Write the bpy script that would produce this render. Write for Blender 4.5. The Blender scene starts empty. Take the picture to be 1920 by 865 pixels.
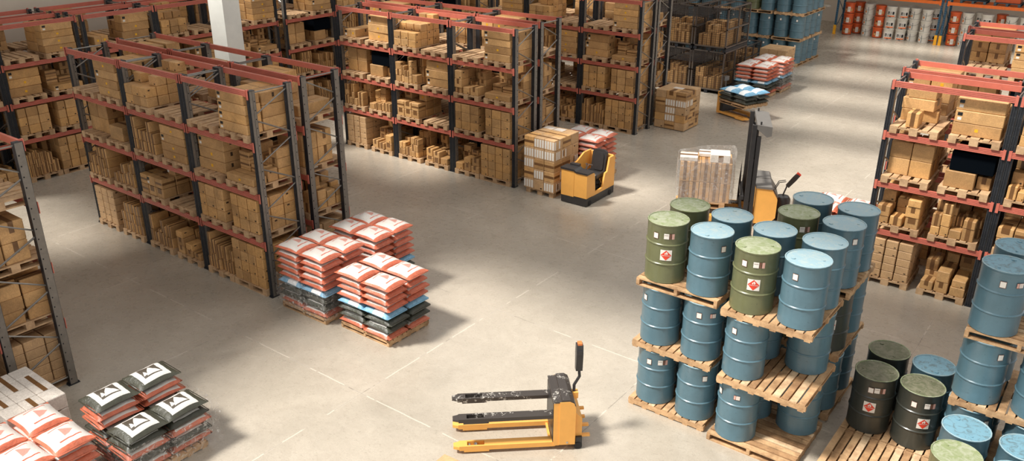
import bpy, math, random
from mathutils import Vector, Matrix
from mathutils.bvhtree import BVHTree

random.seed(7)
R = random.Random(11)
SC = bpy.context.scene
COL = SC.collection
PI = math.pi

# ------------------------------------------------------------------ materials
def srgb(r, g, b):
    def f(c):
        c /= 255.0
        return c / 12.92 if c <= 0.04045 else ((c + 0.055) / 1.055) ** 2.4
    return (f(r), f(g), f(b), 1.0)

class NT:
    def __init__(s, name):
        s.m = bpy.data.materials.new(name); s.m.use_nodes = True
        s.t = s.m.node_tree; s.n = s.t.nodes; s.l = s.t.links
        s.b = s.n['Principled BSDF']; s.out = s.n['Material Output']
    def node(s, typ, **k):
        n = s.n.new(typ)
        for a, v in k.items(): setattr(n, a, v)
        return n
    def link(s, a, b): s.l.new(a, b)
    def noise(s, vec, scale, detail=3, rough=0.6, dist=0.0):
        n = s.node('ShaderNodeTexNoise'); n.inputs['Scale'].default_value = scale
        n.inputs['Detail'].default_value = detail; n.inputs['Roughness'].default_value = rough
        n.inputs['Distortion'].default_value = dist
        if vec is not None: s.link(vec, n.inputs['Vector'])
        return n.outputs['Fac']
    def ramp(s, fac, stops):
        n = s.node('ShaderNodeValToRGB'); cr = n.color_ramp
        while len(cr.elements) < len(stops): cr.elements.new(0.5)
        for e, (p, c) in zip(cr.elements, stops): e.position = p; e.color = c
        s.link(fac, n.inputs['Fac']); return n.outputs['Color']
    def math(s, op, a, b=None, c=None):
        n = s.node('ShaderNodeMath', operation=op)
        for i, v in enumerate((a, b, c)):
            if v is None: continue
            if isinstance(v, (int, float)): n.inputs[i].default_value = v
            else: s.link(v, n.inputs[i])
        return n.outputs[0]
    def mix(s, fac, a, b, typ='MIX'):
        n = s.node('ShaderNodeMix', data_type='RGBA', blend_type=typ)
        for i, v in ((0, fac), (6, a), (7, b)):
            if isinstance(v, (int, float)): n.inputs[i].default_value = v
            elif isinstance(v, tuple): n.inputs[i].default_value = v
            else: s.link(v, n.inputs[i])
        return n.outputs[2]
    def bump(s, h, strength, dist=0.01):
        n = s.node('ShaderNodeBump'); n.inputs['Strength'].default_value = strength
        n.inputs['Distance'].default_value = dist
        s.link(h, n.inputs['Height']); s.link(n.outputs['Normal'], s.b.inputs['Normal'])
    def obj(s): return s.node('ShaderNodeTexCoord').outputs['Object']
    def uv(s): return s.node('ShaderNodeTexCoord').outputs['UV']
    def pos(s): return s.node('ShaderNodeNewGeometry').outputs['Position']
    def sep(s, v):
        n = s.node('ShaderNodeSeparateXYZ'); s.link(v, n.inputs[0]); return n.outputs
    def set(s, col=None, rough=None, metal=None):
        if col is not None:
            if isinstance(col, tuple): s.b.inputs['Base Color'].default_value = col
            else: s.link(col, s.b.inputs['Base Color'])
        if rough is not None:
            if isinstance(rough, (int, float)): s.b.inputs['Roughness'].default_value = rough
            else: s.link(rough, s.b.inputs['Roughness'])
        if metal is not None: s.b.inputs['Metallic'].default_value = metal
        return s.m

def plain(name, col, rough=0.6, metal=0.0, var=0.12, scale=6.0, bump=0.0):
    t = NT(name); p = t.pos()
    f = t.noise(p, scale, 4, 0.65)
    c = t.ramp(f, [(0.25, tuple(x * (1 - var) for x in col[:3]) + (1,)), (0.75, tuple(min(1, x * (1 + var)) for x in col[:3]) + (1,))])
    t.set(c, rough, metal)
    if bump: t.bump(t.noise(p, scale * 8, 2), bump, 0.004)
    return t.m

def kraft(name, col, rnd=0.25):
    t = NT(name); p = t.pos()
    f = t.noise(p, 2.2, 5, 0.7, 0.6); g = t.noise(p, 38, 3, 0.7)
    c = t.ramp(f, [(0.28, tuple(x * 0.72 for x in col[:3]) + (1,)), (0.72, tuple(min(1, x * 1.2) for x in col[:3]) + (1,))])
    c = t.mix(0.4, c, t.ramp(g, [(0.35, (0.45, 0.4, 0.35, 1)), (0.65, (1, 1, 1, 1))]), 'MULTIPLY')
    oi = t.node('ShaderNodeObjectInfo').outputs['Random']
    v = t.math('MULTIPLY_ADD', oi, rnd, 1 - rnd / 2)
    hs = t.node('ShaderNodeHueSaturation'); t.link(c, hs.inputs['Color']); t.link(v, hs.inputs['Value'])
    t.set(hs.outputs['Color'], 0.62)
    t.bump(t.noise(p, 24, 3), 0.25, 0.004)
    return t.m

def wood(name, c1, c2, dark):
    t = NT(name); p = t.pos()
    mp = t.node('ShaderNodeMapping'); t.link(t.obj(), mp.inputs['Vector']); mp.inputs['Scale'].default_value = (1.2, 1.2, 6)
    f = t.noise(mp.outputs[0], 5, 5, 0.7, 1.2); g = t.noise(p, 2.6, 4, 0.7); k = t.noise(p, 30, 2, 0.6, 2)
    c = t.ramp(f, [(0.3, c1), (0.7, c2)])
    c = t.mix(t.ramp(g, [(0.42, (0, 0, 0, 1)), (0.68, (0.75, 0.75, 0.75, 1))]), c, dark)
    c = t.mix(0.3, c, t.ramp(k, [(0.3, (0.5, 0.45, 0.4, 1)), (0.6, (1, 1, 1, 1))]), 'MULTIPLY')
    t.set(c, 0.75); t.bump(k, 0.3, 0.004)
    return t.m

M = {}
M['kraft'] = kraft('kraft_card', srgb(202, 158, 104))
M['kraft_orange'] = kraft('orange_kraft_card', srgb(208, 160, 100))
M['kraft_pale'] = kraft('pale_kraft_card', srgb(200, 162, 118))
M['kraft_dark'] = kraft('darker_kraft_card', srgb(180, 138, 88))
M['card_white'] = kraft('cream_card', srgb(226, 216, 204), 0.1)
M['tape'] = plain('parcel_tape', srgb(112, 78, 46), 0.35, 0, 0.15, 9)
M['mark'] = plain('box_print', srgb(60, 42, 26), 0.6)
M['ymark'] = plain('yellow_print', srgb(226, 168, 30), 0.6)
M['black_label'] = plain('black_label', srgb(22, 22, 24), 0.5)
M['white_label'] = plain('white_label', srgb(222, 216, 206), 0.5, 0, 0.06, 40)
M['pallet'] = wood('pale_pine_wood', srgb(190, 154, 114), srgb(210, 176, 136), srgb(142, 108, 76))
M['pallet_warm'] = wood('stained_pallet_wood', srgb(192, 154, 112), srgb(214, 176, 132), srgb(120, 86, 56))
M['pallet_warm2'] = wood('darker_pallet_board', srgb(164, 126, 88), srgb(188, 148, 106), srgb(104, 74, 48))
M['pallet_warm3'] = wood('paler_pallet_board', srgb(214, 184, 146), srgb(228, 198, 160), srgb(150, 112, 78))
M['dark_steel'] = plain('charcoal_paint', srgb(46, 48, 52), 0.45, 0.3, 0.3, 5)
M['grey_steel'] = plain('zinc_steel', srgb(116, 109, 100), 0.40, 0.15, 0.2, 8)
M['brace_steel'] = plain('brace_steel', srgb(132, 127, 120), 0.3, 0.5, 0.15, 8)
M['hole'] = plain('slot_shadow_black', srgb(14, 14, 16), 0.9, 0, 0.0)
M['beam_red'] = plain('salmon_beam_paint', srgb(194, 106, 88), 0.38, 0.0, 0.12, 5)
M['beam_groove'] = plain('beam_groove_shade', srgb(104, 52, 46), 0.6)
M['void_black'] = plain('matte_black_solid', (0.0016, 0.003, 0.005, 1), 1.0, 0, 0.0)
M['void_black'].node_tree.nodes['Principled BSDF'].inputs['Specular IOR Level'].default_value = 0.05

def drum_paint(name, c, dark):
    t = NT(name); p = t.pos()
    f = t.noise(p, 3.0, 4, 0.7, 0.4)
    col = t.ramp(f, [(0.3, tuple(x * 0.9 for x in c[:3]) + (1,)), (0.7, tuple(x * 1.1 for x in c[:3]) + (1,))])
    s = t.noise(p, 22, 2, 0.5)
    col = t.mix(t.ramp(s, [(0.68, (0, 0, 0, 1)), (0.74, (0.5, 0.5, 0.5, 1))]), col, dark)
    t.set(col, 0.32); t.b.inputs['Coat Weight'].default_value = 0.15
    t.bump(t.noise(p, 9, 2), 0.06, 0.01)
    return t.m
def lid_paint(name, c, wear, amount):
    t = NT(name); p = t.pos()
    f = t.noise(p, 7.5, 6, 0.72, 1.4)
    col = t.mix(t.ramp(f, [(0.50 - amount * 0.1, (0, 0, 0, 1)), (0.60, (0.8, 0.8, 0.8, 1))]), c, wear)
    t.set(col, 0.55); t.bump(f, 0.12, 0.01)
    return t.m
M['blue'] = drum_paint('blue_drum_paint', srgb(82, 111, 122), srgb(58, 80, 90))
M['blue_lid'] = lid_paint('blue_lid_paint', srgb(140, 168, 177), srgb(162, 176, 174), 0.2)
M['blue_lid_worn'] = lid_paint('worn_blue_lid_paint', srgb(112, 152, 168), srgb(90, 110, 114), 0.0)
M['olive'] = drum_paint('olive_drum_paint', srgb(100, 102, 70), srgb(66, 68, 50))
M['olive_lid'] = lid_paint('olive_lid_paint', srgb(132, 142, 100), srgb(166, 168, 146), 0.8)
M['olive_shaded'] = drum_paint('shaded_olive_drum_paint', srgb(56, 58, 52), srgb(40, 42, 38))  # olive darkened in colour for drums standing in shade
M['olive_shaded_lid'] = lid_paint('shaded_olive_lid_paint', srgb(92, 96, 68), srgb(130, 126, 104), 0.8)
M['red_print'] = plain('red_print', srgb(214, 62, 40), 0.5)
M['pink_print'] = plain('pink_print', srgb(206, 160, 146), 0.5)
M['brown_print'] = plain('brown_print', srgb(104, 70, 54), 0.5)
M['yellow'] = plain('yellow_orange_paint', srgb(234, 170, 84), 0.42, 0, 0.06, 5, 0.05)
M['yellow_side'] = M['yellow']
M['guard_yellow'] = plain('guard_yellow_paint', srgb(240, 170, 30), 0.5)
M['black_plastic'] = plain('black_plastic', srgb(46, 44, 44), 0.4, 0, 0.2, 10)
M['rubber'] = plain('rubber', srgb(34, 32, 32), 0.8)
M['chrome'] = plain('bright_roller_steel', srgb(190, 190, 186), 0.25, 0.9)
M['red_plastic'] = plain('red_plastic', srgb(200, 60, 40), 0.4)
M['orange_plastic'] = plain('orange_plastic', srgb(214, 120, 60), 0.4)
t = NT('scuffed_fork_paint'); p = t.pos(); f = t.noise(p, 14, 6, 0.8, 1.0); g = t.noise(p, 2.2, 2)
mk = t.math('MULTIPLY', t.math('GREATER_THAN', f, 0.56), t.math('GREATER_THAN', g, 0.5))
M['fork'] = t.set(t.mix(mk, srgb(66, 60, 56), srgb(190, 184, 174)), 0.4, 0.2)
M['rackblue'] = plain('blue_rack_paint', srgb(52, 92, 118), 0.45)
M['rackorange'] = plain('orange_beam_paint', srgb(240, 116, 40), 0.45)
M['cagewire'] = plain('cage_wire', srgb(74, 70, 68), 0.4, 0.6)
M['cageframe'] = plain('cage_frame', srgb(112, 104, 98), 0.4, 0.6)
M['tank'] = plain('white_tank_plastic', srgb(206, 198, 184), 0.5)
M['skid'] = plain('blue_grey_plastic', srgb(66, 82, 92), 0.55)
M['plate_grey'] = plain('grey_plate_paint', srgb(104, 100, 95), 0.5)
M['bucket_white'] = plain('white_bucket_plastic', srgb(216, 210, 198), 0.4)
M['bucket_orange'] = plain('orange_bucket_plastic', srgb(208, 88, 40), 0.4)
M['bucket_band'] = plain('dark_bucket_band', srgb(60, 34, 26), 0.5)
M['navy'] = plain('navy_print', srgb(40, 66, 84), 0.5)
M['concrete'] = plain('white_concrete', srgb(222, 222, 214), 0.85, 0, 0.08, 1.4, 0.2)
M['wall'] = plain('beige_plaster', srgb(214, 200, 182), 0.9, 0, 0.05, 0.6)
M['roof'] = plain('grey_roof_sheet', srgb(170, 166, 160), 0.8)

# floor: speckled ground concrete with sawn joints
def floor_mat():
    t = NT('ground_concrete'); p = t.pos(); xyz = t.sep(p)
    big = t.noise(p, 0.35, 3, 0.6, 0.5)
    mp = t.node('ShaderNodeMapping'); t.link(p, mp.inputs['Vector']); mp.inputs['Scale'].default_value = (1, 1.8, 1); mp.inputs['Rotation'].default_value = (0, 0, 0.5)
    fleck = t.noise(mp.outputs[0], 15, 5, 0.78, 1.2); fine = t.noise(p, 60, 3, 0.7, 1.0); med = t.noise(p, 2.2, 6, 0.7, 0.8)
    base = t.ramp(big, [(0.3, srgb(172, 163, 148)), (0.7, srgb(190, 180, 164))])
    c = t.mix(0.6, base, t.ramp(fleck, [(0.32, (0.48, 0.46, 0.43, 1)), (0.44, (0.95, 0.945, 0.94, 1)), (0.7, (1.0, 1.0, 1.0, 1))]), 'MULTIPLY')
    c = t.mix(0.5, c, t.ramp(fine, [(0.3, (0.6, 0.58, 0.56, 1)), (0.6, (1, 1, 1, 1))]), 'MULTIPLY')
    c = t.mix(0.35, c, t.ramp(med, [(0.35, (0.72, 0.7, 0.68, 1)), (0.65, (1, 1, 1, 1))]), 'MULTIPLY')
    def joint(co, per, off):
        w = t.math('ADD', co, t.math('MULTIPLY', t.math('SUBTRACT', t.noise(p, 3.0, 2), 0.5), 0.03))
        a = t.math('ABSOLUTE', t.math('SUBTRACT', t.math('MODULO', t.math('ADD', t.math('SUBTRACT', w, off), per * 40 + per / 2), per), per / 2))
        return t.math('LESS_THAN', a, 0.013), t.math('LESS_THAN', a, 0.007)
    jx, kx = joint(xyz[0], 4.08, 0.12); jy, ky = joint(xyz[1], 4.27, 2.75)
    j = t.math('MULTIPLY', t.math('MAXIMUM', jx, jy), t.math('GREATER_THAN', t.noise(p, 1.3, 3), 0.42))
    c = t.mix(t.math('MULTIPLY', j, 0.45), c, srgb(222, 212, 196))
    kk = t.math('MULTIPLY', t.math('MAXIMUM', kx, ky), t.math('LESS_THAN', t.noise(p, 0.9, 2), 0.50))
    c = t.mix(t.math('MULTIPLY', kk, 0.6), c, srgb(92, 84, 76))
    r = t.math('MULTIPLY_ADD', t.noise(p, 5, 5, 0.7), 0.30, 0.14)
    t.set(c, r); t.b.inputs['Specular IOR Level'].default_value = 0.65
    t.bump(t.math('ADD', fleck, fine), 0.12, 0.004)
    return t.m
M['floor'] = floor_mat()

# sacks: printed panel laid out by UV (u along the sack, v across)
def sack_mat(name, body, panel, ink, kind):
    t = NT(name); uv = t.sep(t.uv()); u, v = uv[0], uv[1]; p = t.pos()
    nz = t.noise(p, 7, 5, 0.7, 1.0)
    b = t.ramp(nz, [(0.3, tuple(x * 0.72 for x in body[:3]) + (1,)), (0.7, tuple(min(1, x * 1.18) for x in body[:3]) + (1,))])
    def rect(u0, u1, v0, v1):
        a = t.math('MULTIPLY', t.math('GREATER_THAN', u, u0), t.math('LESS_THAN', u, u1))
        c = t.math('MULTIPLY', t.math('GREATER_THAN', v, v0), t.math('LESS_THAN', v, v1))
        return t.math('MULTIPLY', a, c)
    def tri(uc, v0, v1, w):
        k = t.math('MULTIPLY', t.math('SUBTRACT', v1, v), w / (v1 - v0))
        a = t.math('LESS_THAN', t.math('ABSOLUTE', t.math('SUBTRACT', u, uc)), k)
        return t.math('MULTIPLY', a, t.math('GREATER_THAN', v, v0))
    if kind == 'orange':
        c = t.mix(rect(0.12, 0.89, 0.07, 2.0), b, panel)
        c = t.mix(rect(0.25, 0.288, 0.30, 0.80), c, ink); c = t.mix(rect(0.72, 0.758, 0.30, 0.80), c, ink)
        c = t.mix(t.math('MULTIPLY', tri(0.5, 0.48, 0.74, 0.13), 0.65), c, ink)
    elif kind == 'black':
        c = t.mix(rect(0.16, 0.80, 0.12, 0.92), b, panel)
        c = t.mix(rect(0.28, 0.68, 0.30, 0.76), c, ink)
        c = t.mix(tri(0.52, 0.36, 0.72, 0.15), c, panel); c = t.mix(tri(0.36, 0.40, 0.56, 0.06), c, panel)
    else:
        c = t.mix(rect(0.42, 0.78, 0.0, 2.0), b, panel)
    t.set(c, 0.42); t.bump(t.noise(p, 11, 4, 0.65, 1.5), 0.5, 0.02)
    return t.m
M['sack_orange'] = sack_mat('orange_sack_plastic', srgb(196, 104, 74), srgb(204, 197, 189), srgb(190, 92, 66), 'orange')
M['sack_black'] = sack_mat('olive_black_sack_plastic', srgb(60, 60, 48), srgb(206, 202, 195), srgb(74, 66, 56), 'black')
M['sack_blue'] = sack_mat('blue_sack_plastic', srgb(120, 172, 202), srgb(232, 236, 236), srgb(80, 120, 150), 'blue')

def wrap_mat(name, alpha, tint=(0.9, 0.88, 0.85, 1), patch=0.5):
    t = NT(name); p = t.pos()
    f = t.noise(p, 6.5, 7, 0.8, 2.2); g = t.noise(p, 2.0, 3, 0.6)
    tr = t.node('ShaderNodeBsdfTransparent'); gl = t.node('ShaderNodeBsdfGlossy'); gl.inputs['Roughness'].default_value = 0.22
    gl.inputs['Color'].default_value = tint
    df = t.node('ShaderNodeBsdfDiffuse'); df.inputs['Color'].default_value = tint
    m0 = t.node('ShaderNodeMixShader'); m0.inputs[0].default_value = 0.5; t.link(df.outputs[0], m0.inputs[1]); t.link(gl.outputs[0], m0.inputs[2])
    fac = t.math('MULTIPLY_ADD', t.ramp(f, [(0.52, (0, 0, 0, 1)), (0.66, (1, 1, 1, 1))]), patch, alpha)  # noise mixes in pale patches as painted crinkle highlights on the film
    m1 = t.node('ShaderNodeMixShader'); t.link(fac, m1.inputs[0]); t.link(tr.outputs[0], m1.inputs[1]); t.link(m0.outputs[0], m1.inputs[2])
    t.link(m1.outputs[0], t.out.inputs['Surface'])
    bp = t.node('ShaderNodeBump'); bp.inputs['Strength'].default_value = 0.9; bp.inputs['Distance'].default_value = 0.03
    t.link(f, bp.inputs['Height']); t.link(bp.outputs[0], gl.inputs['Normal']); t.link(bp.outputs[0], df.inputs['Normal'])
    return t.m
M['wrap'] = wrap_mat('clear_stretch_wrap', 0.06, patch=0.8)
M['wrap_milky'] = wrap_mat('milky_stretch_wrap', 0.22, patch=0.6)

# ------------------------------------------------------------------ mesh builder
class MB:
    def __init__(s): s.v = []; s.f = []; s.m = []; s.uv = []
    def add(s, vs, fs, mi=0, X=None, uvs=None):
        o = len(s.v)
        if X is not None: vs = [tuple(X @ Vector(v)) for v in vs]
        s.v += [tuple(v) for v in vs]
        for i, f in enumerate(fs):
            s.f.append([o + k for k in f]); s.m.append(mi[i] if isinstance(mi, list) else mi)
            if uvs is not None: s.uv.append([uvs[k] for k in f])
    def box(s, x0, y0, z0, x1, y1, z1, mi=0, X=None):
        vs = [(x0, y0, z0), (x1, y0, z0), (x1, y1, z0), (x0, y1, z0), (x0, y0, z1), (x1, y0, z1), (x1, y1, z1), (x0, y1, z1)]
        s.add(vs, [(0, 3, 2, 1), (4, 5, 6, 7), (0, 1, 5, 4), (1, 2, 6, 5), (2, 3, 7, 6), (3, 0, 4, 7)], mi, X)
    def cbox(s, x0, y0, z0, x1, y1, z1, c, mi=0, X=None):
        lo, hi = (x0, y0, z0), (x1, y1, z1); idx = {}; vs = []
        for sx in (0, 1):
            for sy in (0, 1):
                for sz in (0, 1):
                    sg = (sx, sy, sz)
                    for a in range(3):
                        q = []
                        for b in range(3):
                            e = hi[b] if sg[b] else lo[b]
                            if b != a: e += -c if sg[b] else c
                            q.append(e)
                        idx[(sg, a)] = len(vs); vs.append(tuple(q))
        fs = []
        cen = Vector(((x0 + x1) / 2, (y0 + y1) / 2, (z0 + z1) / 2))
        for a in range(3):
            b, d = (a + 1) % 3, (a + 2) % 3
            for sg in (0, 1):
                ks = []
                for (i, j) in ((0, 0), (1, 0), (1, 1), (0, 1)):
                    g = [0, 0, 0]; g[a] = sg; g[b] = i; g[d] = j; ks.append(idx[(tuple(g), a)])
                fs.append(ks)
            for i in (0, 1):
                for j in (0, 1):
                    g0 = [0, 0, 0]; g0[b] = i; g0[d] = j; g1 = list(g0); g1[a] = 1
                    g0, g1 = tuple(g0), tuple(g1)
                    fs.append([idx[(g0, b)], idx[(g1, b)], idx[(g1, d)], idx[(g0, d)]])
        for sx in (0, 1):
            for sy in (0, 1):
                for sz in (0, 1):
                    fs.append([idx[((sx, sy, sz), a)] for a in range(3)])
        out = []
        for f in fs:
            p = [Vector(vs[k]) for k in f]; n = (p[1] - p[0]).cross(p[2] - p[0]); m = sum(p, Vector()) / len(p)
            out.append(f if n.dot(m - cen) > 0 else f[::-1])
        s.add(vs, out, mi, X)
    def tube(s, a, b, r, n=6, mi=0, caps=True, X=None, r2=None):
        a, b = Vector(a), Vector(b); d = (b - a).normalized()
        u = d.orthogonal().normalized(); w = d.cross(u); vs = []; r2 = r if r2 is None else r2
        for q, rr in ((a, r), (b, r2)):
            for i in range(n):
                t = 2 * PI * i / n; vs.append(q + (u * math.cos(t) + w * math.sin(t)) * rr)
        fs = [(i, (i + 1) % n, n + (i + 1) % n, n + i) for i in range(n)]
        if caps: fs += [tuple(range(n - 1, -1, -1)), tuple(range(n, 2 * n))]
        s.add(vs, fs, mi, X)
    def lathe(s, prof, n=28, mi=0, X=None, cap0=True, cap1=True):
        vs = []; fs = []; ms = []
        for (r, z) in prof:
            for i in range(n):
                t = 2 * PI * i / n; vs.append((r * math.cos(t), r * math.sin(t), z))
        for k in range(len(prof) - 1):
            for i in range(n):
                j = (i + 1) % n; fs.append((k * n + i, k * n + j, (k + 1) * n + j, (k + 1) * n + i)); ms.append(mi[k] if isinstance(mi, list) else mi)
        m0 = mi[0] if isinstance(mi, list) else mi; m1 = mi[-1] if isinstance(mi, list) else mi
        if cap0: fs.append(tuple(range(n - 1, -1, -1))); ms.append(m0)
        if cap1: o = (len(prof) - 1) * n; fs.append(tuple(range(o, o + n))); ms.append(m1)
        s.add(vs, fs, ms, X)
    def prism(s, poly, a0, a1, axis='y', mi=0, X=None):
        # poly: list of 2D points in the plane normal to axis
        def P(p, a): return {'x': (a, p[0], p[1]), 'y': (p[0], a, p[1]), 'z': (p[0], p[1], a)}[axis]
        n = len(poly); vs = [P(p, a0) for p in poly] + [P(p, a1) for p in poly]
        ar = sum(poly[i][0] * poly[(i + 1) % n][1] - poly[(i + 1) % n][0] * poly[i][1] for i in range(n))
        fs = [tuple(range(n)), tuple(range(2 * n - 1, n - 1, -1))] + [(i, n + i, n + (i + 1) % n, (i + 1) % n) for i in range(n)]
        flip = (ar > 0) != (axis == 'y')
        if not flip: pass
        else: fs = [f[::-1] for f in fs]
        s.add(vs, fs, mi, X)
    def patch(s, r, a0, a1, z0, z1, mi, n=4, X=None):
        vs = []; fs = []
        for i in range(n + 1):
            a = a0 + (a1 - a0) * i / n
            vs += [(r * math.cos(a), r * math.sin(a), z0), (r * math.cos(a), r * math.sin(a), z1)]
        for i in range(n): fs.append((2 * i, 2 * i + 2, 2 * i + 3, 2 * i + 1))
        s.add(vs, fs, mi, X)
    def mesh(s, name, mats, smooth=False):
        me = bpy.data.meshes.new(name); me.from_pydata(s.v, [], s.f)
        for m in mats: me.materials.append(M[m])
        me.polygons.foreach_set('material_index', s.m)
        if s.uv:
            l = me.uv_layers.new(name='UVMap'); fl = [c for f in s.uv for uv in f for c in uv]; l.data.foreach_set('uv', fl)
        if smooth:
            me.polygons.foreach_set('use_smooth', [True] * len(me.polygons))
            if smooth != 'all': me.set_sharp_from_angle(angle=math.radians(35))
        me.update(); return me

def obj(name, me, parent=None, loc=(0, 0, 0), rz=0.0):
    o = bpy.data.objects.new(name, me); COL.objects.link(o); o.location = loc; o.rotation_euler = (0, 0, rz)
    if parent is not None: o.parent = parent
    return o
def tag(o, label, cat, group=None, kind=None):
    if label:
        w = label.split(); o['label'] = ' '.join(w[:16])
    if cat: o['category'] = cat
    if group: o['group'] = group
    if kind: o['kind'] = kind
    return o
def thing(name, label, cat, loc=(0, 0, 0), rz=0.0, group=None):
    return tag(obj(name, None, None, loc, rz), label, cat, group)
def struct(name, me):
    o = obj(name, me); o['kind'] = 'structure'; return o
ORD = ['first', 'second', 'third', 'fourth', 'fifth', 'sixth', 'seventh', 'eighth', 'ninth', 'tenth', 'eleventh', 'twelfth']

# ------------------------------------------------------------------ camera
F = 1594.57
cam = bpy.data.cameras.new('camera'); co = bpy.data.objects.new('camera', cam); COL.objects.link(co)
co.location = (23.0821, -10.8992, 9.4203); co.rotation_euler = (1.1665, -0.0025, 0.6470)
cam.sensor_width = 36; cam.lens = 36 * F / 1920; cam.clip_end = 300
SC.camera = co
CM = co.matrix_basis.copy(); CI = CM.inverted(); CP = CM.translation
def px(p):
    q = CI @ Vector(p)
    if q.z > -0.3: return None
    return (960 - F * q.x / q.z, 432.5 + F * q.y / q.z, -q.z)
def inview(pts, m=60):
    u = []; v = []
    for p in pts:
        q = px(p)
        if q is None: continue
        u.append(q[0]); v.append(q[1])
    if not u: return False
    return max(u) > -m and min(u) < 1920 + m and max(v) > -m and min(v) < 865 + m

# ------------------------------------------------------------------ room
b = MB(); b.box(-12, -16, -0.2, 34, 50, 0); struct('floor', b.mesh('floor', ['floor']))
b = MB(); b.box(-9.9, -16, 0, -9.6, 50, 13); struct('wall_left', b.mesh('wall_left', ['wall']))
b = MB(); b.box(-9.6, 48.0, 0, 34, 48.3, 13)
struct('wall_back', b.mesh('wall_back', ['wall']))
# roof with long rooflight openings (x0, x1, y0, y1) given as the floor patch the sun throws through them
SUNH = (0.41, 0.54); RZ = 13.0
PATCH = [(9.8, 28, -8.0, 4.2), (9.4, 12.6, 9.6, 13.0), (13.2, 28, 9.8, 20.2), (10.8, 30, 21.8, 24.6), (10.2, 30, 26.0, 29.1),
         (9.6, 30, 31.0, 34.2), (9.0, 30, 36.4, 38.2), (8.4, 30, 39.8, 42.8), (-1.8, 5.2, 8.2, 11.6), (-5.5, 8.4, 11.6, 14.6), (-4.5, 1.6, -2.2, -0.2),
         (-5.0, 8.0, 20.5, 26)]
xs = sorted(set([-12, 34] + [round(p[i] - SUNH[0] * RZ, 3) for p in PATCH for i in (0, 1)]))
ys = sorted(set([-20, 50] + [round(p[i] - SUNH[1] * RZ, 3) for p in PATCH for i in (2, 3)]))
ops = [(p[0] - SUNH[0] * RZ, p[1] - SUNH[0] * RZ, p[2] - SUNH[1] * RZ, p[3] - SUNH[1] * RZ) for p in PATCH]
b = MB()
for i in range(len(xs) - 1):
    for j in range(len(ys) - 1):
        cx, cy = (xs[i] + xs[i + 1]) / 2, (ys[j] + ys[j + 1]) / 2
        if any(o[0] < cx < o[1] and o[2] < cy < o[3] for o in ops): continue
        b.box(xs[i], ys[j], RZ, xs[i + 1], ys[j + 1], RZ + 0.12)
struct('ceiling', b.mesh('ceiling', ['roof']))
b = MB(); b.box(-2.55, 6.2, 0, -1.75, 6.85, 13); o = obj('concrete_column', b.mesh('concrete_column', ['concrete'])); o['kind'] = 'structure'; o.name = 'trim_1'

# ------------------------------------------------------------------ pallets
PW, PL, PH = 1.03, 1.22, 0.17
def euro_mesh():
    b = MB(); w, l = PW / 2, PL / 2
    bw = [(-w, -w + .185), (-w + .22, -w + .35), (-.09, .09), (w - .35, w - .22), (w - .185, w)]
    for x0, x1 in bw: b.box(x0, -l, PH - .028, x1, l, PH)
    for y in (-l, -.08, l - .16): b.box(-w, y, PH - .056, w, y + .16, PH - .029)
    for x in (-w, -.09, w - .16):
        xx = .16 if x != -.09 else .18
        for y in (-l, -.08, l - .16): b.box(x, y, .028, x + xx, y + .16, PH - .057)
        b.box(x, -l, 0, x + xx, l, .027)
    return b.mesh('wooden_pallet', ['pallet'])
EURO = euro_mesh()
DS, DH = 1.55, 0.15
def deck_mesh(n=11):
    b = MB(); h = DS / 2; st = DS / n; tn = [0, 1, 0, 2, 1, 0, 0, 2, 1, 2, 0]
    for i in range(n): b.box(-h + i * st + .010, -h, DH - .028, -h + (i + 1) * st - .018, h, DH, tn[i % 11])
    for y in (-h, -.03, h - .06): b.box(-h, y, .026, h, y + .06, DH - .029)
    for i in range(0, n, 2): b.box(-h + i * st + .01, -h, 0, -h + (i + 1) * st - .03, h, .025)
    return b.mesh('drum_pallet', ['pallet_warm', 'pallet_warm2', 'pallet_warm3'])
DECK = deck_mesh()
def sackpal_mesh(sx, sy):
    b = MB(); n = 9; st = sy / n
    for i in range(n): b.box(-sx / 2, -sy / 2 + i * st + .01, .115, sx / 2, -sy / 2 + (i + 1) * st - .02, .145)
    for x in (-sx / 2, -.03, sx / 2 - .06): b.box(x, -sy / 2, .026, x + .06, sy / 2, .114)
    for i in (0, 2, 4, 6, 8): b.box(-sx / 2, -sy / 2 + i * st + .01, 0, sx / 2, -sy / 2 + (i + 1) * st - .03, .025)
    # stringers seen from the front run across the width as a shallow frame
    for y in (-sy / 2, sy / 2 - .04): b.box(-sx / 2, y, .09, sx / 2, y + .04, .114)
    return b.mesh('sack_pallet', ['pallet_warm'])

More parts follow.
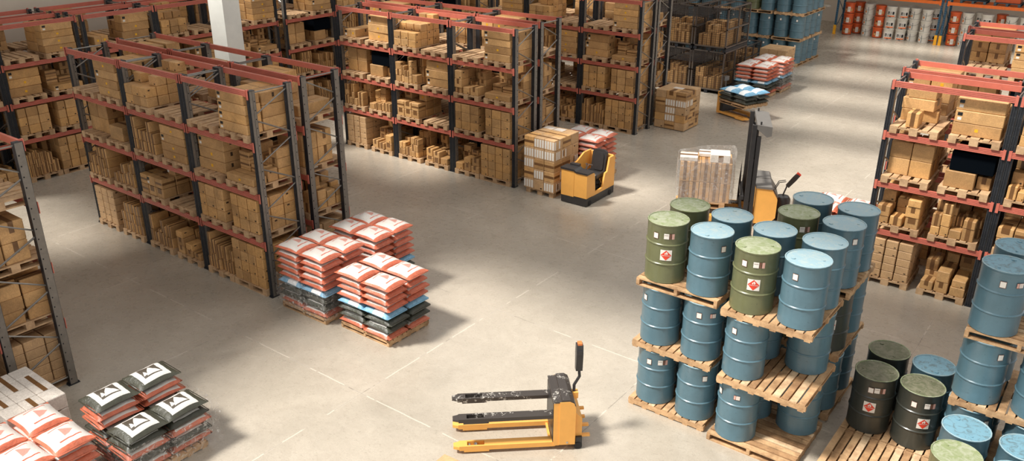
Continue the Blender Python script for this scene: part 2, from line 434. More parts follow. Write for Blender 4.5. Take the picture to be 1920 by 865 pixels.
# ------------------------------------------------------------------ pallet racking
W, H, DP = 2.6, 4.98, 1.147
LV = (1.40, 2.58, 3.79, 4.98)
def upright_mesh():
    b = MB(); w, d = .058, .075
    # C profile with two front grooves
    pts = [(-w, -d), (-w + .02, -d), (-w + .026, -d + .012), (-.012, -d + .012), (-.008, -d), (.008, -d), (.012, -d + .012), (w - .026, -d + .012), (w - .02, -d), (w, -d), (w, d), (-w, d)]
    b.prism(pts, 0.02, H, 'z', 0)
    b.box(w - .001, -d + .006, .03, w + .002, d - .006, H - .01, 1); b.box(-w - .002, -d + .006, .03, -w + .001, d - .006, H - .01, 1)
    b.box(w + .002, -.004, .03, w + .0035, .004, H - .01, 0)
    z = .14
    while z < H - .05:
        for sx, mi in ((1, 2), (-1, 2)):
            x = sx * (w + .0045); vs = [(x, .035 + .014 * math.cos(a * PI / 3), z + .016 * math.sin(a * PI / 3)) for a in range(6)]
            b.add(vs, [tuple(range(6)) if sx > 0 else tuple(range(5, -1, -1))], mi)
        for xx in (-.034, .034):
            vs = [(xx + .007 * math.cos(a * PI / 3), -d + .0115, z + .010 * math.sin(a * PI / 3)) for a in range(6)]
            b.add(vs, [tuple(range(6))], 3)  # pale discs painted as light showing through the front holes
        z += .2
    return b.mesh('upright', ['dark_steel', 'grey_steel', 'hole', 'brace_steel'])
def foot_mesh():
    b = MB(); b.box(-.063, -.11, 0, .063, .11, .02); b.tube((-.045, -.09, .02), (-.045, -.09, .045), .014, 6); b.tube((.045, .09, .02), (.045, .09, .045), .014, 6)
    return b.mesh('base_plate', ['dark_steel'])
def brace_mesh(flip=False):
    b = MB(); y0, y1 = .06, DP - .06; z = H - .06
    b.tube((0, y0, z), (0, y1, z), .017, 6); b.tube((0.0, y0, .18), (0, y1, .18), .017, 6)
    s = True
    while z - .56 > .12:
        a, c = (y1, y0) if s else (y0, y1); mi = 0 if s else 1
        b.tube((.012, a, z - .03), (.012, c, z - .53), .017 if s else .02, 6, mi); z -= .56; s = not s
    return b.mesh('brace', ['brace_steel', 'grey_steel'])
def beam_mesh():
    b = MB(); L = W - .17; h = .13
    # ribbed front: polygon in (y,z) extruded along x
    b.box(-L / 2 - .005, -.012, -h, L / 2 + .005, .03, 0)
    for k in range(4): b.box(-L / 2 - .005, -.024, -h + k * .0345, L / 2 + .005, -.012, -h + k * .0345 + .0265)
    for k in range(3): b.box(-L / 2, -.0135, -h + k * .0345 + .0265, L / 2, -.0121, -h + (k + 1) * .0345, 1)  # darker strips put the grooves' shade into the colour
    for s in (-1, 1):
        x = s * (L / 2 + .028)
        b.box(x - .03, -.034, -.19, x + .03, -.018, .03); b.box(x - .03 * (s > 0) - .0, -.034, -.19, x - .03 * (s > 0) + .03, .035, .03)
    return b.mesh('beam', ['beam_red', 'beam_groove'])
UP, FOOT, BR, BM = upright_mesh(), foot_mesh(), brace_mesh(), beam_mesh()
BEAMIDX = {0: 'lowest', 1: 'middle', 2: 'top', 3: 'highest'}
RACK_PROTO = []
def rack_bay(X, rz, label):
    """X origin at the front-left foot of the bay, rz rotates it"""
    root = thing('pallet_rack', label, 'rack', X, rz, 'salmon and charcoal pallet racks')
    for x in (.065, W - .065):
        fr = obj('frame', BR, root, (x, 0, 0))
        for y in (.075, DP - .075):
            u = obj('upright', UP, fr, (0, y, 0)); 
            if y > .5: u.rotation_euler = (0, 0, 0)
            obj('base_plate', FOOT, fr, (0, y, 0))
    for z in LV:
        obj('beam', BM, root, (W / 2, 0.0, z)); obj('beam', BM, root, (W / 2, DP, z), PI)
    return root

# ------------------------------------------------------------------ carton meshes
def carton(b, sx, sy, sz, style, X, r):
    """draws one carton centred in x,y with its base at z=0"""
    c = min(.012, sx * .1); body = {'plain': 0, 'taped': 0, 'long': 0, 'band': 0, 'orange': 1, 'pale': 2, 'printed': 2, 'white': 3, 'void': 8, 'stripe': 0}[style]
    if body in (0, 1): body = r.choice((0, 0, 1, 1, 10)) if body else r.choice((0, 0, 0, 1, 10, 10))
    b.cbox(-sx / 2, -sy / 2, 0, sx / 2, sy / 2, sz, c, body, X)
    e = .0025
    def top(x0, x1, y0, y1, mi): b.box(x0, y0, sz - .002, x1, y1, sz + e, mi, X)
    def front(x0, x1, z0, z1, mi, sd=-1): b.box(x0, sd * sy / 2 - (e if sd < 0 else -.0), z0, x1, sd * sy / 2 + (e if sd > 0 else 0), z1, mi, X)
    def side(y0, y1, z0, z1, mi, sd=1): b.box(sd * sx / 2 - (e if sd < 0 else 0), y0, z0, sd * sx / 2 + (e if sd > 0 else 0), y1, z1, mi, X)
    if style == 'void': return
    if style in ('taped', 'band'):
        w = min(.065, .30 * min(sx, sy)) if style == 'taped' else min(.12, .42 * min(sx, sy))
        if sx > sy:
            top(-sx / 2, sx / 2, -w * .7, w * .7, 4); side(-w * .7, w * .7, sz * .45, sz, 4); side(-w * .7, w * .7, sz * .45, sz, 4, -1)
        else:
            top(-w * .7, w * .7, -sy / 2, sy / 2, 4); zt = sz * .45 if (sz < .5 and sx > .27) else sz * .06; front(-w * .7, w * .7, zt, sz, 4); front(-w * .7, w * .7, zt, sz, 4, 1)
    if style == 'stripe':
        front(-sx / 2 + .01, sx / 2 - .01, sz * .38, sz * .62, 4); side(-sy / 2 + .01, sy / 2 - .01, sz * .38, sz * .62, 4)
        top(-sx / 2 + .01, sx / 2 - .01, -sy * .08, sy * .08, 4)
    if style == 'long':
        for sd in (-1, 1):
            k = -1 if sd < 0 else 1
            xa, xb = (-sx * .46, -sx * .34) if sd < 0 else (sx * .34, sx * .46)
            xm = (xa + xb) / 2; xa, xb = xm - .05, xm + .05
            if r.random() < .45: front(xa, xb, sz * .56, sz * .84, 6, sd); front(xa + .01, xb - .01, sz * .2, sz * .44, 7, sd)
            else: front(-.035, .035, sz * .38, sz * .64, 5, sd)
        side(-.05, .01, sz * .5, sz * .85, 9); top(-sx / 2, sx / 2, -.006, .006, 4)
    if style in ('plain', 'orange', 'pale'):
        if r.random() < .6: front(sx * .18, sx * .34, sz * .14, sz * .27, 9)
        if r.random() < .5: side(-sy * .3, -sy * .12, sz * .7, sz * .84, 9)
        if sz > .5: side(-sy * .1, sy * .1, 0.02, sz - .02, 4)
    if style == 'printed':
        for i in range(4):
            x = -sx / 2 + sx * (i + .12) / 4; front(x, x + sx * .17, sz * .12, sz * .86, 7)
        for i in range(4):
            y = -sy / 2 + sy * (i + .12) / 4
            if r.random() < .6: side(y, y + sy * .15, sz * .12, sz * .86, 7)
        if r.random() < .4: side(-sy * .1, sy * .12, sz * .25, sz * .8, 4)
        top(-sx / 2 + .01, sx / 2 - .01, -sy * .3, sy * .3, 3) if r.random() < .5 else top(-sx / 2, sx / 2, -sy * .09, sy * .09, 4)
    if style == 'white':
        if r.random() < .5: top(-sx / 2, sx / 2, -sy * .12, sy * .12, 4)
        if r.random() < .4: front(-sx * .1, sx * .15, sz * .1, sz * .9, 4)
CM_MATS = ['kraft', 'kraft_orange', 'kraft_pale', 'card_white', 'tape', 'ymark', 'black_label', 'white_label', 'void_black', 'mark', 'kraft_dark']

# loads: list of (x, y, z, sx, sy, sz, rot, style) on a deck of size w x d, centred
def L_empty(r, w, d): return []
def grid(r, xs, ys, layers, h, style, gap=.020, x0=None, y0=None, skip=0):
    out = []; tx = sum(xs); ty = sum(ys)
    for k in range(layers):
        x = -tx / 2 if x0 is None else x0
        for sx in xs:
            y = -ty / 2 if y0 is None else y0
            for sy in ys:
                if r.random() >= skip:
                    out.append((x + sx / 2, y + sy / 2, k * h, sx - gap - r.random() * .012, sy - gap, h - .005, r.uniform(-.010, .010), style))
                y += sy
            x += sx
    return out
def L_neat(r, w, d): return grid(r, [w * .26, w * .37, w * .35], [d * .33] * 3, 3, .285, 'orange')
def L_neat4(r, w, d): return grid(r, [w * .24, w * .25, w * .25, w * .25], [d * .33] * 3, 4, .265, 'orange')
def L_neat5(r, w, d): return grid(r, [w * .36, w * .30, w * .33], [d * .33] * 3, 5, .20, 'pale')
def L_long(n):
    def f(r, w, d):
        out = []
        for k in range(n):
            out.append((r.uniform(-.02, .02), -d / 2 + .24 + r.uniform(-.015, .015), k * .225, w * 1.0, .42, .22, r.uniform(-.02, .02), 'long'))
        for k in range(n - 1):
            for x in (-w * .25, w * .25): out.append((x + r.uniform(-.01, .01), d / 2 - .36, k * .29, w * .47, .70, .285, r.uniform(-.02, .02), 'long' if k == n - 2 else 'taped'))
        return out
    return f
def L_long3(r, w, d):
    out = []
    for k in range(3): out.append((r.uniform(-.04, .04), -.2 + r.uniform(-.02, .02), k * .275, w * .98, .46, .27, r.uniform(-.03, .03), 'long'))
    for k in range(2): out.append((0, .34, k * .3, w * .9, .46, .29, 0, 'taped'))
    return out
def L_pile(r, w, d):
    out = []; hs = .24
    for k in range(4):
        for i in range(3):
            for j in range(4):
                if k >= 2 and j == 0: continue
                if k >= 3 and (j < 3 or i == 0): continue
                if k == 2 and j == 1 and r.random() < .3: continue
                out.append((-w / 2 + (i + .5) * w / 3 + r.uniform(-.01, .01), -d / 2 + (j + .5) * d / 4, k * hs, w / 3 - .02, d / 4 - .015, hs - .004, r.uniform(-.03, .03), 'orange'))
    return out
def L_upright(r, w, d):
    out = []; n = 6
    for j in range(2):
        x = -w / 2
        for i in range(n):
            sx = w / n; z = 0
            for k in range(3 if j else r.choice((2, 3, 3))):
                h = .27 + r.uniform(-.01, .02)
                out.append((x + sx / 2 + r.uniform(-.008, .008), -d / 2 + .31 + j * .60 + r.uniform(-.03, .01), z, sx - .014, .56, h, r.uniform(-.02, .02), 'taped')); z += h + .003
            x += sx
    return out
def L_books(r, w, d):
    out = []; x = -w / 2
    while x < w / 2 - .1:
        sx = r.choice((.11, .14, .18)); sx = min(sx, w / 2 - x)
        if sx < .08: break
        z = 0
        for k in range(r.choice((1, 2, 2, 3))):
            h = r.choice((.28, .34, .4))
            if z + h > .92: break
            out.append((x + sx / 2, -d / 2 + .29 + r.uniform(-.03, .03), z, sx - .014, .5, h, r.uniform(-.03, .03), 'taped')); z += h + .003
        z = 0
        for k in range(r.choice((2, 3))):
            h = .3; out.append((x + sx / 2, d / 2 - .31, z, sx - .014, .56, h, 0, 'plain')); z += h + .003
        x += sx
    return out
def L_mixed(r, w, d):
    out = []
    cells = [(-w * .33, .34), (0, .3), (w * .33, .34)]
    for j, y in enumerate((-d / 2 + .20, -.01, d / 2 - .20)):
        for x, sx in cells:
            z = 0; n = r.choice((1, 2, 2, 3)) if j == 0 else r.choice((2, 3, 3))
            for k in range(n):
                h = r.choice((.17, .22, .27)); q = r.uniform(.26, min(sx, w / 3) - .015)
                if z + h > .88: break
                out.append((x + r.uniform(-.012, .012), y + r.uniform(-.02, .02), z, q, .36, h, r.uniform(-.04, .04), r.choice(('taped', 'taped', 'plain', 'band', 'orange')))); z += h + .003
    return out
def L_small(r, w, d):
    out = []
    for j in range(4):
        x = -w / 2
        while x < w / 2 - .1:
            sx = min(r.choice((.15, .2, .26)), w / 2 - x)
            if sx < .1: break
            z = 0
            for k in range(r.choice((1, 1, 2, 3) if j == 0 else (1, 2, 3))):
                h = r.choice((.2, .24, .3))
                out.append((x + sx / 2, -d / 2 + .15 + j * .30 + r.uniform(-.012, .012), z, sx - .014, .265, h, r.uniform(-.04, .04), r.choice(('taped', 'plain', 'taped', 'orange')))); z += h + .003
                if z > .62: break
            x += sx
    return out
def L_cubes(r, w, d):
    out = []
    for k in range(2):
        for x in (-w * .24, w * .24):
            for y in (-.10, .36):
                out.append((x, y, k * .40, w * .46, .44, .395, r.uniform(-.02, .02), 'taped'))
    return out
def L_single(r, w, d):
    return [(-w * .14, -.22, 0, w * .62, .56, .38, .02, 'taped'), (-w * .14, .34, 0, w * .62, .48, .38, 0, 'plain'), (-w * .14, .34, .385, w * .6, .44, .34, 0, 'plain'), (w * .34, .30, 0, w * .28, .5, .34, 0, 'taped')]
def L_black(r, w, d):
    a = L_single(r, w, d)[:2] + [(w * .34, .1, 0, w * .28, .8, .30, 0, 'taped')]
    return a + [(w * .06, .04, .39, w * .90, 1.0, .44, 0, 'void')]  # plain black solid standing in for an unlit black shape
def L_flat(r, w, d):
    out = [(0.0, -d / 2 + .20, 0, w * .96, .38, .17, .02, 'long')]
    for k in range(3 if r.random() < .5 else 2): out.append((-w * .3, -.03, k * .2, w * .36, .32, .195, r.uniform(-.03, .03), 'stripe'))
    for k in range(2): out.append((w * .12, -.03, k * .17, w * .40, .32, .165, r.uniform(-.05, .05), 'stripe'))
    for i, x in enumerate((-w * .33, 0, w * .33)):
        for k in range(3 - i % 2): out.append((x, d / 2 - .24, k * .24, w * .3, .42, .235, r.uniform(-.03, .03), 'taped'))
    out.append((w * .42, -.03, 0, w * .15, .28, .3, 0, 'plain'))
    return out
def L_banded(r, w, d):
    out = []
    for j in range(3):
        for i in range(3):
            for k in range(3 if j else 2):
                if k == 2 and r.random() < .35: continue
                out.append((-w / 2 + (i + .5) * w / 3, -d / 2 + .20 + j * .40, k * .26, w / 3 - .018, .375, .252, r.uniform(-.03, .03), r.choice(('band', 'stripe', 'long'))))
    return out
def L_twolong(r, w, d):
    return [(-w * .2, 0, 0, .24, 1.0, .26, .02, 'long'), (w * .06, 0.01, 0, .25, 1.0, .27, -.01, 'long')]
def L_parcel(r, w, d):
    return [(-.08, -d / 2 + .30, 0, .26, .46, .34, .02, 'taped'), (-.1, .34, 0, w * .8, .44, .27, .1, 'taped'), (-.12, .34, .275, w * .72, .5, .26, -.08, 'band'), (-.1, .34, .54, w * .6, .45, .2, .05, 'taped')]
def L_wide(r, w, d): return grid(r, [w / 4] * 4, [d / 3] * 3, 4, .27, 'orange')

S, WD = 's', 'w'
LOADS = {  # (bay, level): (left pallet, left load, right pallet, right load)
    (0, 3): (S, L_empty, S, L_long(4)), (0, 2): (S, L_cubes, S, L_black), (0, 1): (S, L_upright, S, L_books), (0, 0): (S, L_neat5, S, L_upright),
    (1, 3): (S, L_pile, S, L_empty), (1, 2): (S, L_upright, S, L_long(4)), (1, 1): (S, L_banded, S, L_empty), (1, 0): (S, L_books, S, L_mixed),
    (2, 3): (S, L_empty, S, L_long(4)), (2, 2): (S, L_long3, S, L_flat), (2, 1): (S, L_neat, S, L_neat), (2, 0): (S, L_books, WD, L_wide)}
LOADS_C = dict(LOADS)
LOADS_C[(0, 3)] = (S, L_twolong, S, L_long3); LOADS_C[(0, 1)] = (S, L_small, S, L_small); LOADS_C[(0, 0)] = (S, L_neat5, S, L_mixed)
LOADS_C[(1, 2)] = (S, L_small, S, L_long3); LOADS_C[(1, 0)] = (S, L_small, S, L_mixed); LOADS_C[(2, 2)] = (S, L_mixed, S, L_flat); LOADS_C[(2, 0)] = (S, L_mixed, WD, L_wide)
LOADS_A = dict(LOADS); LOADS_A[(0, 2)] = (S, L_cubes, S, L_single)
LOADS_R = dict(LOADS_C); LOADS_R[(0, 3)] = (S, L_parcel, S, L_long3); LOADS_R[(0, 1)] = (S, L_mixed, S, L_small)
LOADS_R[(1, 2)] = (S, L_small, S, L_long(4))

BOX = []      # carton records
PAL = []      # pallet records
RACKS = []
def row(name, ox, oy, rz, table, seed, bays=(0, 1, 2)):
    """one row of three bays, 24 pallets; name is the phrase used in labels"""
    T = Matrix.Translation((ox, oy, 0)) @ Matrix.Rotation(rz, 4, 'Z')
    for bay in bays:
        o = T @ Vector((bay * W, 0, 0)); c = T @ Vector((bay * W + W / 2, DP / 2, 2.5))
        crn = [T @ Vector((bay * W + a, e, z)) for a in (0, W) for e in (0, DP) for z in (0, H)]
        if not inview(crn, 40): continue
        along = 'x' if abs(math.cos(rz)) > .5 else 'y'
        rev = math.cos(rz) < -.5 or math.sin(rz) < -.5
        bw = ('left', 'middle', 'right')[2 - bay if rev else bay]
        RACKS.append((o, rz, f'{bw} bay of the {name}, charcoal uprights and salmon beams'))
        for lv in range(4):
            rr = random.Random(seed * 100 + bay * 10 + lv)
            lp, lf, rp, rf = table[(bay, lv)]
            z = (0, LV[0], LV[1], LV[2])[lv]
            for side, (pt, fn) in enumerate(((lp, lf), (rp, rf))):
                pw, pd = (PW, PL) if pt == S else (PL, PW)
                if rp == WD: x = (.13 + PW / 2 - .04) if side == 0 else W - .07 - PL / 2 - .02
                else: x = (.148 + PW / 2) if side == 0 else (W - .172 - PW / 2)
                ws = 1.0
                if rp == WD: x, ws = ((.650, 1.0), (1.815, 1.0))[side]; pw *= ws
                yo = DP / 2 - .025 if pt == S else DP / 2 - .11
                PX = T @ Matrix.Translation((bay * W + x, yo, z + (.003 if z else 0))) @ Matrix.Rotation(rr.uniform(-.006, .006), 4, 'Z')
                sw = ('left', 'right')[1 - side if rev else side]
                shelf = ('floor level', 'lowest shelf', 'middle shelf', 'top shelf')[lv]
                pid = len(PAL); load = fn(rr, pw - .03, pd - .02)
                top_ = max([q[2] + q[5] for q in load] or [0]); cap = (1.04, .83, .85, 9)[lv]; kz = min(1, cap / top_) if top_ else 1
                load = [(q[0], q[1], q[2] * kz, q[3], q[4], q[5] * kz, q[6], q[7]) for q in load]
                PAL.append(dict(X=PX @ Matrix.Diagonal((ws, 1, 1, 1)) @ (Matrix.Identity(4) if pt == S else Matrix.Rotation(PI / 2, 4, 'Z')), mesh=EURO, name='wooden_pallet', dims=(PW, PL, PH),
                                label=f"{'loaded' if load else 'empty'} pale wooden pallet, {sw} side, {shelf}, {bw} bay, {name}", grp='pale wooden pallets in the racks'))
                for q in load:
                    BX = PX @ Matrix.Translation((q[0], q[1], PH + q[2] + .001)) @ Matrix.Rotation(q[6], 4, 'Z')
                    BOX.append(dict(X=BX, d=q[3:6], st=q[7], pid=pid, where=f'{sw} pallet, {shelf}, {bw} bay, {name}', along=along, rev=rev))
GY = .4097
def block(nA, nB, ox, oy, tA, tB, seed, rz=0.0, bays=(0, 1, 2)):
    T = Matrix.Translation((ox, oy, 0)) @ Matrix.Rotation(rz, 4, 'Z')
    row(nA, ox, oy, rz, tA, seed, bays)
    q = T @ Vector((3 * W - .17, 2 * DP + GY, 0))
    row(nB, q.x, q.y, rz + PI, tB, seed + 50, bays)
block('front left rack', 'second left rack', 0, 0, LOADS_A, LOADS_C, 1)
block('centre rack', 'second centre rack', 0.02, 9.50, LOADS_C, LOADS, 3)
block('far centre rack', 'second far rack', 0.17, 16.95, LOADS, LOADS_C, 5)
block('foremost left rack', 'left edge rack', 0, -7.35, LOADS, LOADS, 7)
block('right rack', 'second right rack', 18.46, 9.56, LOADS_R, LOADS, 9, bays=(0, 1, 2))
block('far right rack', 'hindmost right rack', 18.5, 16.95, LOADS, LOADS, 11)
for i, yy in enumerate((-4.95, 2.98, 11.1, 19.2, 27.2)):
    nm = ('near', 'middle', 'third', 'fourth', 'far')[i]
    block(f'{nm} wall rack', f'outer {nm} rack', -4.85, yy, LOADS_C if i % 2 else LOADS, LOADS, 20 + i, PI / 2)

# ------------------------------------------------------------------ loose carton stacks
def stack(name, cx, cy, rz, xs, ys, layers, h, style, z0=PH, pal='s', where='', seed=0, skip=0.0, alt=False, pallet=True, palz=0.0, pgrp='pale pallets standing on the floor', plabel=None, extra=None):
    rr = random.Random(seed); PX = Matrix.Translation((cx, cy, palz)) @ Matrix.Rotation(rz, 4, 'Z'); pid = len(PAL)
    if pallet:
        PAL.append(dict(X=PX @ (Matrix.Identity(4) if pal == 's' else Matrix.Rotation(PI / 2, 4, 'Z')), mesh=EURO, name='wooden_pallet', dims=(PW, PL, PH),
                        label=plabel or f'pale wooden pallet under the {where}', grp=pgrp))
    else: PAL.append(None)
    L = grid(rr, xs, ys, layers, h, style, .006, skip=skip)
    if alt:
        L = []
        for k in range(layers):
            a, c = (xs, ys) if k % 2 == 0 else (xs[::-1], [sum(ys) / (len(ys) + 1)] * (len(ys) + 1))
            g = grid(rr, a, c, 1, h, style, .006)
            L += [(q[0], q[1], k * h) + q[3:7] + (rr.choice(style) if isinstance(style, tuple) else style,) for q in g]
    for q in L + (extra or []):
        BX = PX @ Matrix.Translation((q[0], q[1], z0 + q[2] + .001)) @ Matrix.Rotation(q[6], 4, 'Z')
        BOX.append(dict(X=BX, d=q[3:6], st=q[7] if not isinstance(q[7], tuple) else q[7][0], pid=pid, where=where, along='x', rev=False, loose=True))
stack('a', 8.80, 10.08, 0, [.38, .38, .38], [.45, .45, .45], 5, .338, ('printed', 'printed', 'stripe', 'printed', 'pale'), where='printed carton block beside the seated tow truck', seed=41, alt=True)
stack('b', 8.62, 19.05, 0, [.44, .43, .43], [.42, .42, .42], 5, .30, ('printed', 'pale', 'stripe', 'band', 'printed'), z0=.02, where='taped carton block standing before the wire cages', seed=42, alt=True, pallet=False)
stack('c', 8.62, 29.4, 0, [.43, .43, .43], [.42, .42, .42], 4, .335, 'pale', where='pale carton block before the far blue drums', seed=43, pal='s')
stack('d', 8.72, -6.12, .0, [.36, .36, .36, .36], [.33, .33, .33], 3, .285, 'white', where='cream carton block at left edge', seed=44, pal='w')
stack('e', 16.66, -3.80, .04, [.34, .34, .34], [.5, .5], 5, .26, 'pale', where='carton block cut off by the bottom edge', seed=45, pal='s')

# ------------------------------------------------------------------ stacker load (raised on forks)
SA = math.radians(25); SX = Matrix.Translation((14.95, 10.90, 0)) @ Matrix.Rotation(SA, 4, 'Z')
lc = SX @ Vector((-.46 - .76, .86, 0))
stack('f', lc.x, lc.y, SA, [.29] * 5, [.48, .48], 2, .60, 'taped', where='wrapped carton load on the stacker', seed=46, pal='w', palz=.35,
      plabel='raised wooden pallet carried on the forks of the stacker', extra=[(.37, -.2, 1.2, .55, .5, .24, 0, 'white'), (-.5, -.2, 1.2, .5, .5, .12, 0, 'white'), (-.02, .25, 1.2, .4, .4, .1, 0, 'white')])

# ------------------------------------------------------------------ drums
DR, DHT = .359, 1.105
def drum_body(c):
    b = MB(); r = DR
    pr = [(r - .012, 0), (r, .012), (r - .004, .03)]
    for z in (.37, .735): pr += [(r - .004, z - .034), (r - .004, z - .020), (r + .009, z - .008), (r + .012, z), (r + .009, z + .008), (r - .004, z + .020), (r - .004, z + .034)]
    pr += [(r - .004, DHT - .035), (r - .002, DHT - .03), (r + .007, DHT - .02), (r + .007, DHT)]
    b.lathe(pr, 24, 0, cap1=False)
    me = b.mesh('body', [c], True); me.set_sharp_from_angle(angle=math.radians(24)); return me
def drum_lid(c, rim):
    b = MB(); r = DR
    b.lathe([(r + .006, DHT - .001), (r - .002, DHT + .006), (r - .012, DHT + .003), (r - .016, DHT - .010), (.02, DHT - .010)], 24, [1, 1, 1, 0], cap0=False)
    b.tube((.24, 0, DHT - .012), (.24, 0, DHT + .003), .035, 10, 0); b.tube((-.22, .05, DHT - .012), (-.22, .05, DHT + .001), .02, 10, 0)
    return b.mesh('lid', [c, rim], True)
def drum_label(kind):
    b = MB(); r = DR + .0035; a = -PI / 2
    if kind == 0:
        b.patch(r, a - .26, a - .02, .86, .96, 0); b.patch(r, a + .0, a + .10, .86, .96, 2); b.patch(r, a + .12, a + .24, .86, .96, 1)
        b.patch(r + .0012, a - .24, a - .05, .925, .932, 2)
    elif kind == 1: b.patch(r, a - .15, a + .11, .84, .955, 1 + 1); b.patch(r + .001, a - .13, a + .09, .85, .945, 0)
    elif kind == 2:
        b.patch(r, a - .15, a + .15, .86, .95, 2); b.patch(r + .001, a - .14, a - .05, .868, .942, 1); b.patch(r + .001, a - .03, a + .14, .868, .942, 0)
        for z in (.925, .905, .885): b.patch(r + .002, a - .01, a + .10, z, z + .006, 1)
    return b.mesh('paper_label', ['white_label', 'pink_print', 'brown_print'])
def hazard_mesh():
    # 0 white square, 1 red diamond, white flame
    b = MB(); r = DR + .0035; h = .10; zc = .555
    def W2(u, v, e=0): a = -PI / 2 + u / r; return ((r + e) * math.cos(a), (r + e) * math.sin(a), zc + v)
    b.patch(r, -PI / 2 - h / r, -PI / 2 + h / r, zc - h, zc + h, 0, 6)
    def poly(pts, e, mi): b.add([W2(*p, e) for p in pts], [tuple(range(len(pts)))], mi)
    k = .094
    for i in range(12):
        u0, u1 = -k + 2 * k * i / 12, -k + 2 * k * (i + 1) / 12; q0, q1 = k - abs(u0), k - abs(u1)
        poly([(u0, -q0), (u1, -q1), (u1, q1), (u0, q0)], .002, 1)
    poly([(-.018, .012), (.018, .012), (.03, .03), (.02, .055), (.004, .07), (-.004, .05), (-.02, .045), (-.028, .028)], .0045, 0)
    poly([(-.008, .016), (.008, .016), (.010, .026), (0, .038), (-.010, .026)], .0055, 1)
    for i in range(6): x = -.072 + i * .024; poly([(x, -.012), (x + .024, -.012), (x + .024, -.001), (x, -.001)], .003, 0)
    for i in range(8): x = -.062 + i * .016; poly([(x, -.010), (x + .009, -.010), (x + .009, -.003), (x, -.003)], .0048, 1)
    return b.mesh('hazard_label', ['white_label', 'red_print'])
DB = {c: drum_body(c) for c in ('blue', 'olive', 'olive_shaded')}
DL = {'blue': drum_lid('blue_lid', 'blue_lid'), 'blueworn': drum_lid('blue_lid_worn', 'blue_lid'), 'olive': drum_lid('olive_lid', 'olive_lid'), 'olive_shaded': drum_lid('olive_shaded_lid', 'olive_lid')}
LAB = [drum_label(0), drum_label(1), drum_label(2)]; HAZ = hazard_mesh()
OCC = []   # occluders for the visibility test: (x0,y0,z0,x1,y1,z1)
def drum(x, y, z, col, label, grp, lab=(), haz=None, worn=False, simple=False):
    cn = {'blue': 'blue', 'olive': 'olive', 'olive_shaded': 'olive_shaded'}[col]
    if not inview([(x, y, z), (x, y, z + DHT)], 30): return
    t = thing('steel_drum', label, 'drum', (x, y, z), 0, grp)
    obj('body', DB[col], t); obj('lid', DL['blueworn' if worn and cn == 'blue' else cn], t, (0, 0, 0), R.uniform(0, 6))
    for k, a in lab: obj('paper_label', LAB[k], t, (0, 0, 0), a)
    if haz is not None: obj('hazard_label', HAZ, t, (0, 0, 0), haz)
def deckpal(x, y, z, rot, label, grp='stained drum pallets', jit=0.0):
    if not inview([(x, y, z)], 120): return
    o = obj('drum_pallet', DECK, None, (x, y, z), (PI / 2 if rot else 0) + jit); tag(o, label, 'pallet', grp)
PITCH = DH + DHT + .007
LVW = ['bottom', 'middle', 'top']
def dz(k): return k * PITCH + DH + .001
# (stack name, origin corner x, y, per level (col for 4 positions: FL FR BL BR))
def drum_stack(nm, px4, levels, rots, grp, jit=(0, 0, 0), worn=(), lab=None, skip=()):
    cx = sum(p[0] for p in px4) / 4; cy = sum(p[1] for p in px4) / 4
    for k, cols in enumerate(levels):
        o = (.0, .0) if not jit[k] else (jit[k] * .8, -.04)
        deckpal(cx + o[0], cy + o[1], k * PITCH, rots[k], f'brown slatted pallet, {LVW[k]} tier of the {nm} drum stack', grp='stained drum pallets', jit=jit[k] * .1)
        for i, (p, c) in enumerate(zip(px4, cols)):
            if c is None: continue
            pos = ('front left', 'front right', 'rear left', 'rear right')[i]
            cw = 'blue' if c == 'blue' else ('olive green' if c == 'olive' else 'shaded olive')
            ll = (lab or {}).get((k, i), ())
            hz = None; lb = []
            for q in ll:
                if q[0] == 'h': hz = q[1]
                else: lb.append(q)
            drum(p[0], p[1], dz(k), c, f'{cw} steel drum, {pos}, {LVW[k]} tier, {nm} drum stack', grp, lb, hz, worn=(k in worn))
A4 = [(17.0, 1.72), (17.83, 1.70), (17.0, 2.55), (17.82, 2.54)]
B4 = [(18.69, 1.57), (19.52, 1.57), (18.66, 2.39), (19.50, 2.41)]
C4 = [(18.70, 3.41), (19.51, 3.38), (18.67, 4.24), (19.51, 4.21)]
F4 = [(22.05, 3.24), (22.93, 3.22), (22.09, 4.10), (22.92, 4.08)]
bl, ol, od = 'blue', 'olive', 'olive_shaded'
g = 'drums of the large foreground stack'
drum_stack('near left', A4, [(bl, bl, bl, bl), (bl, bl, bl, bl), (ol, bl, ol, bl)], (0, 0, 1), g,
           lab={(0, 0): ((1, .05), (0, .75)), (0, 1): ((1, .8),), (1, 1): ((1, .2), (2, .85)), (1, 0): ((1, -.5),), (2, 0): ((0, .55), (1, -.1), ('h', .45)), (2, 1): ((1, 1.05),)})
drum_stack('near right', B4, [(bl, None, bl, bl), (bl, None, bl, bl), (ol, bl, bl, bl)], (1, 0, 0), g,
           lab={(0, 0): ((2, .25), (1, -.7)), (1, 0): ((1, -.25),), (2, 0): ((0, .5), (1, -.15), ('h', .35)), (2, 1): ((1, -.15),), (1, 1): ()}, jit=(0, .09, 0))
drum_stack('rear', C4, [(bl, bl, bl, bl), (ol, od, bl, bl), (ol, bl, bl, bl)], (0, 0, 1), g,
           lab={(0, 1): ((1, .3),), (1, 1): (('h', .35),), (2, 0): ((0, .7),), (2, 1): ((1, .9),)})
drum_stack('right edge', F4, [(bl, bl, bl, bl), (bl, bl, bl, bl), (bl, bl, bl, bl)], (0, 0, 1), 'drums of the right edge stack', worn=(0, 1, 2),
           lab={(0, 0): ((1, .9),), (1, 0): ((1, .75),), (2, 0): ((1, .1), (2, .75)), (2, 2): ((1, -.3),)})
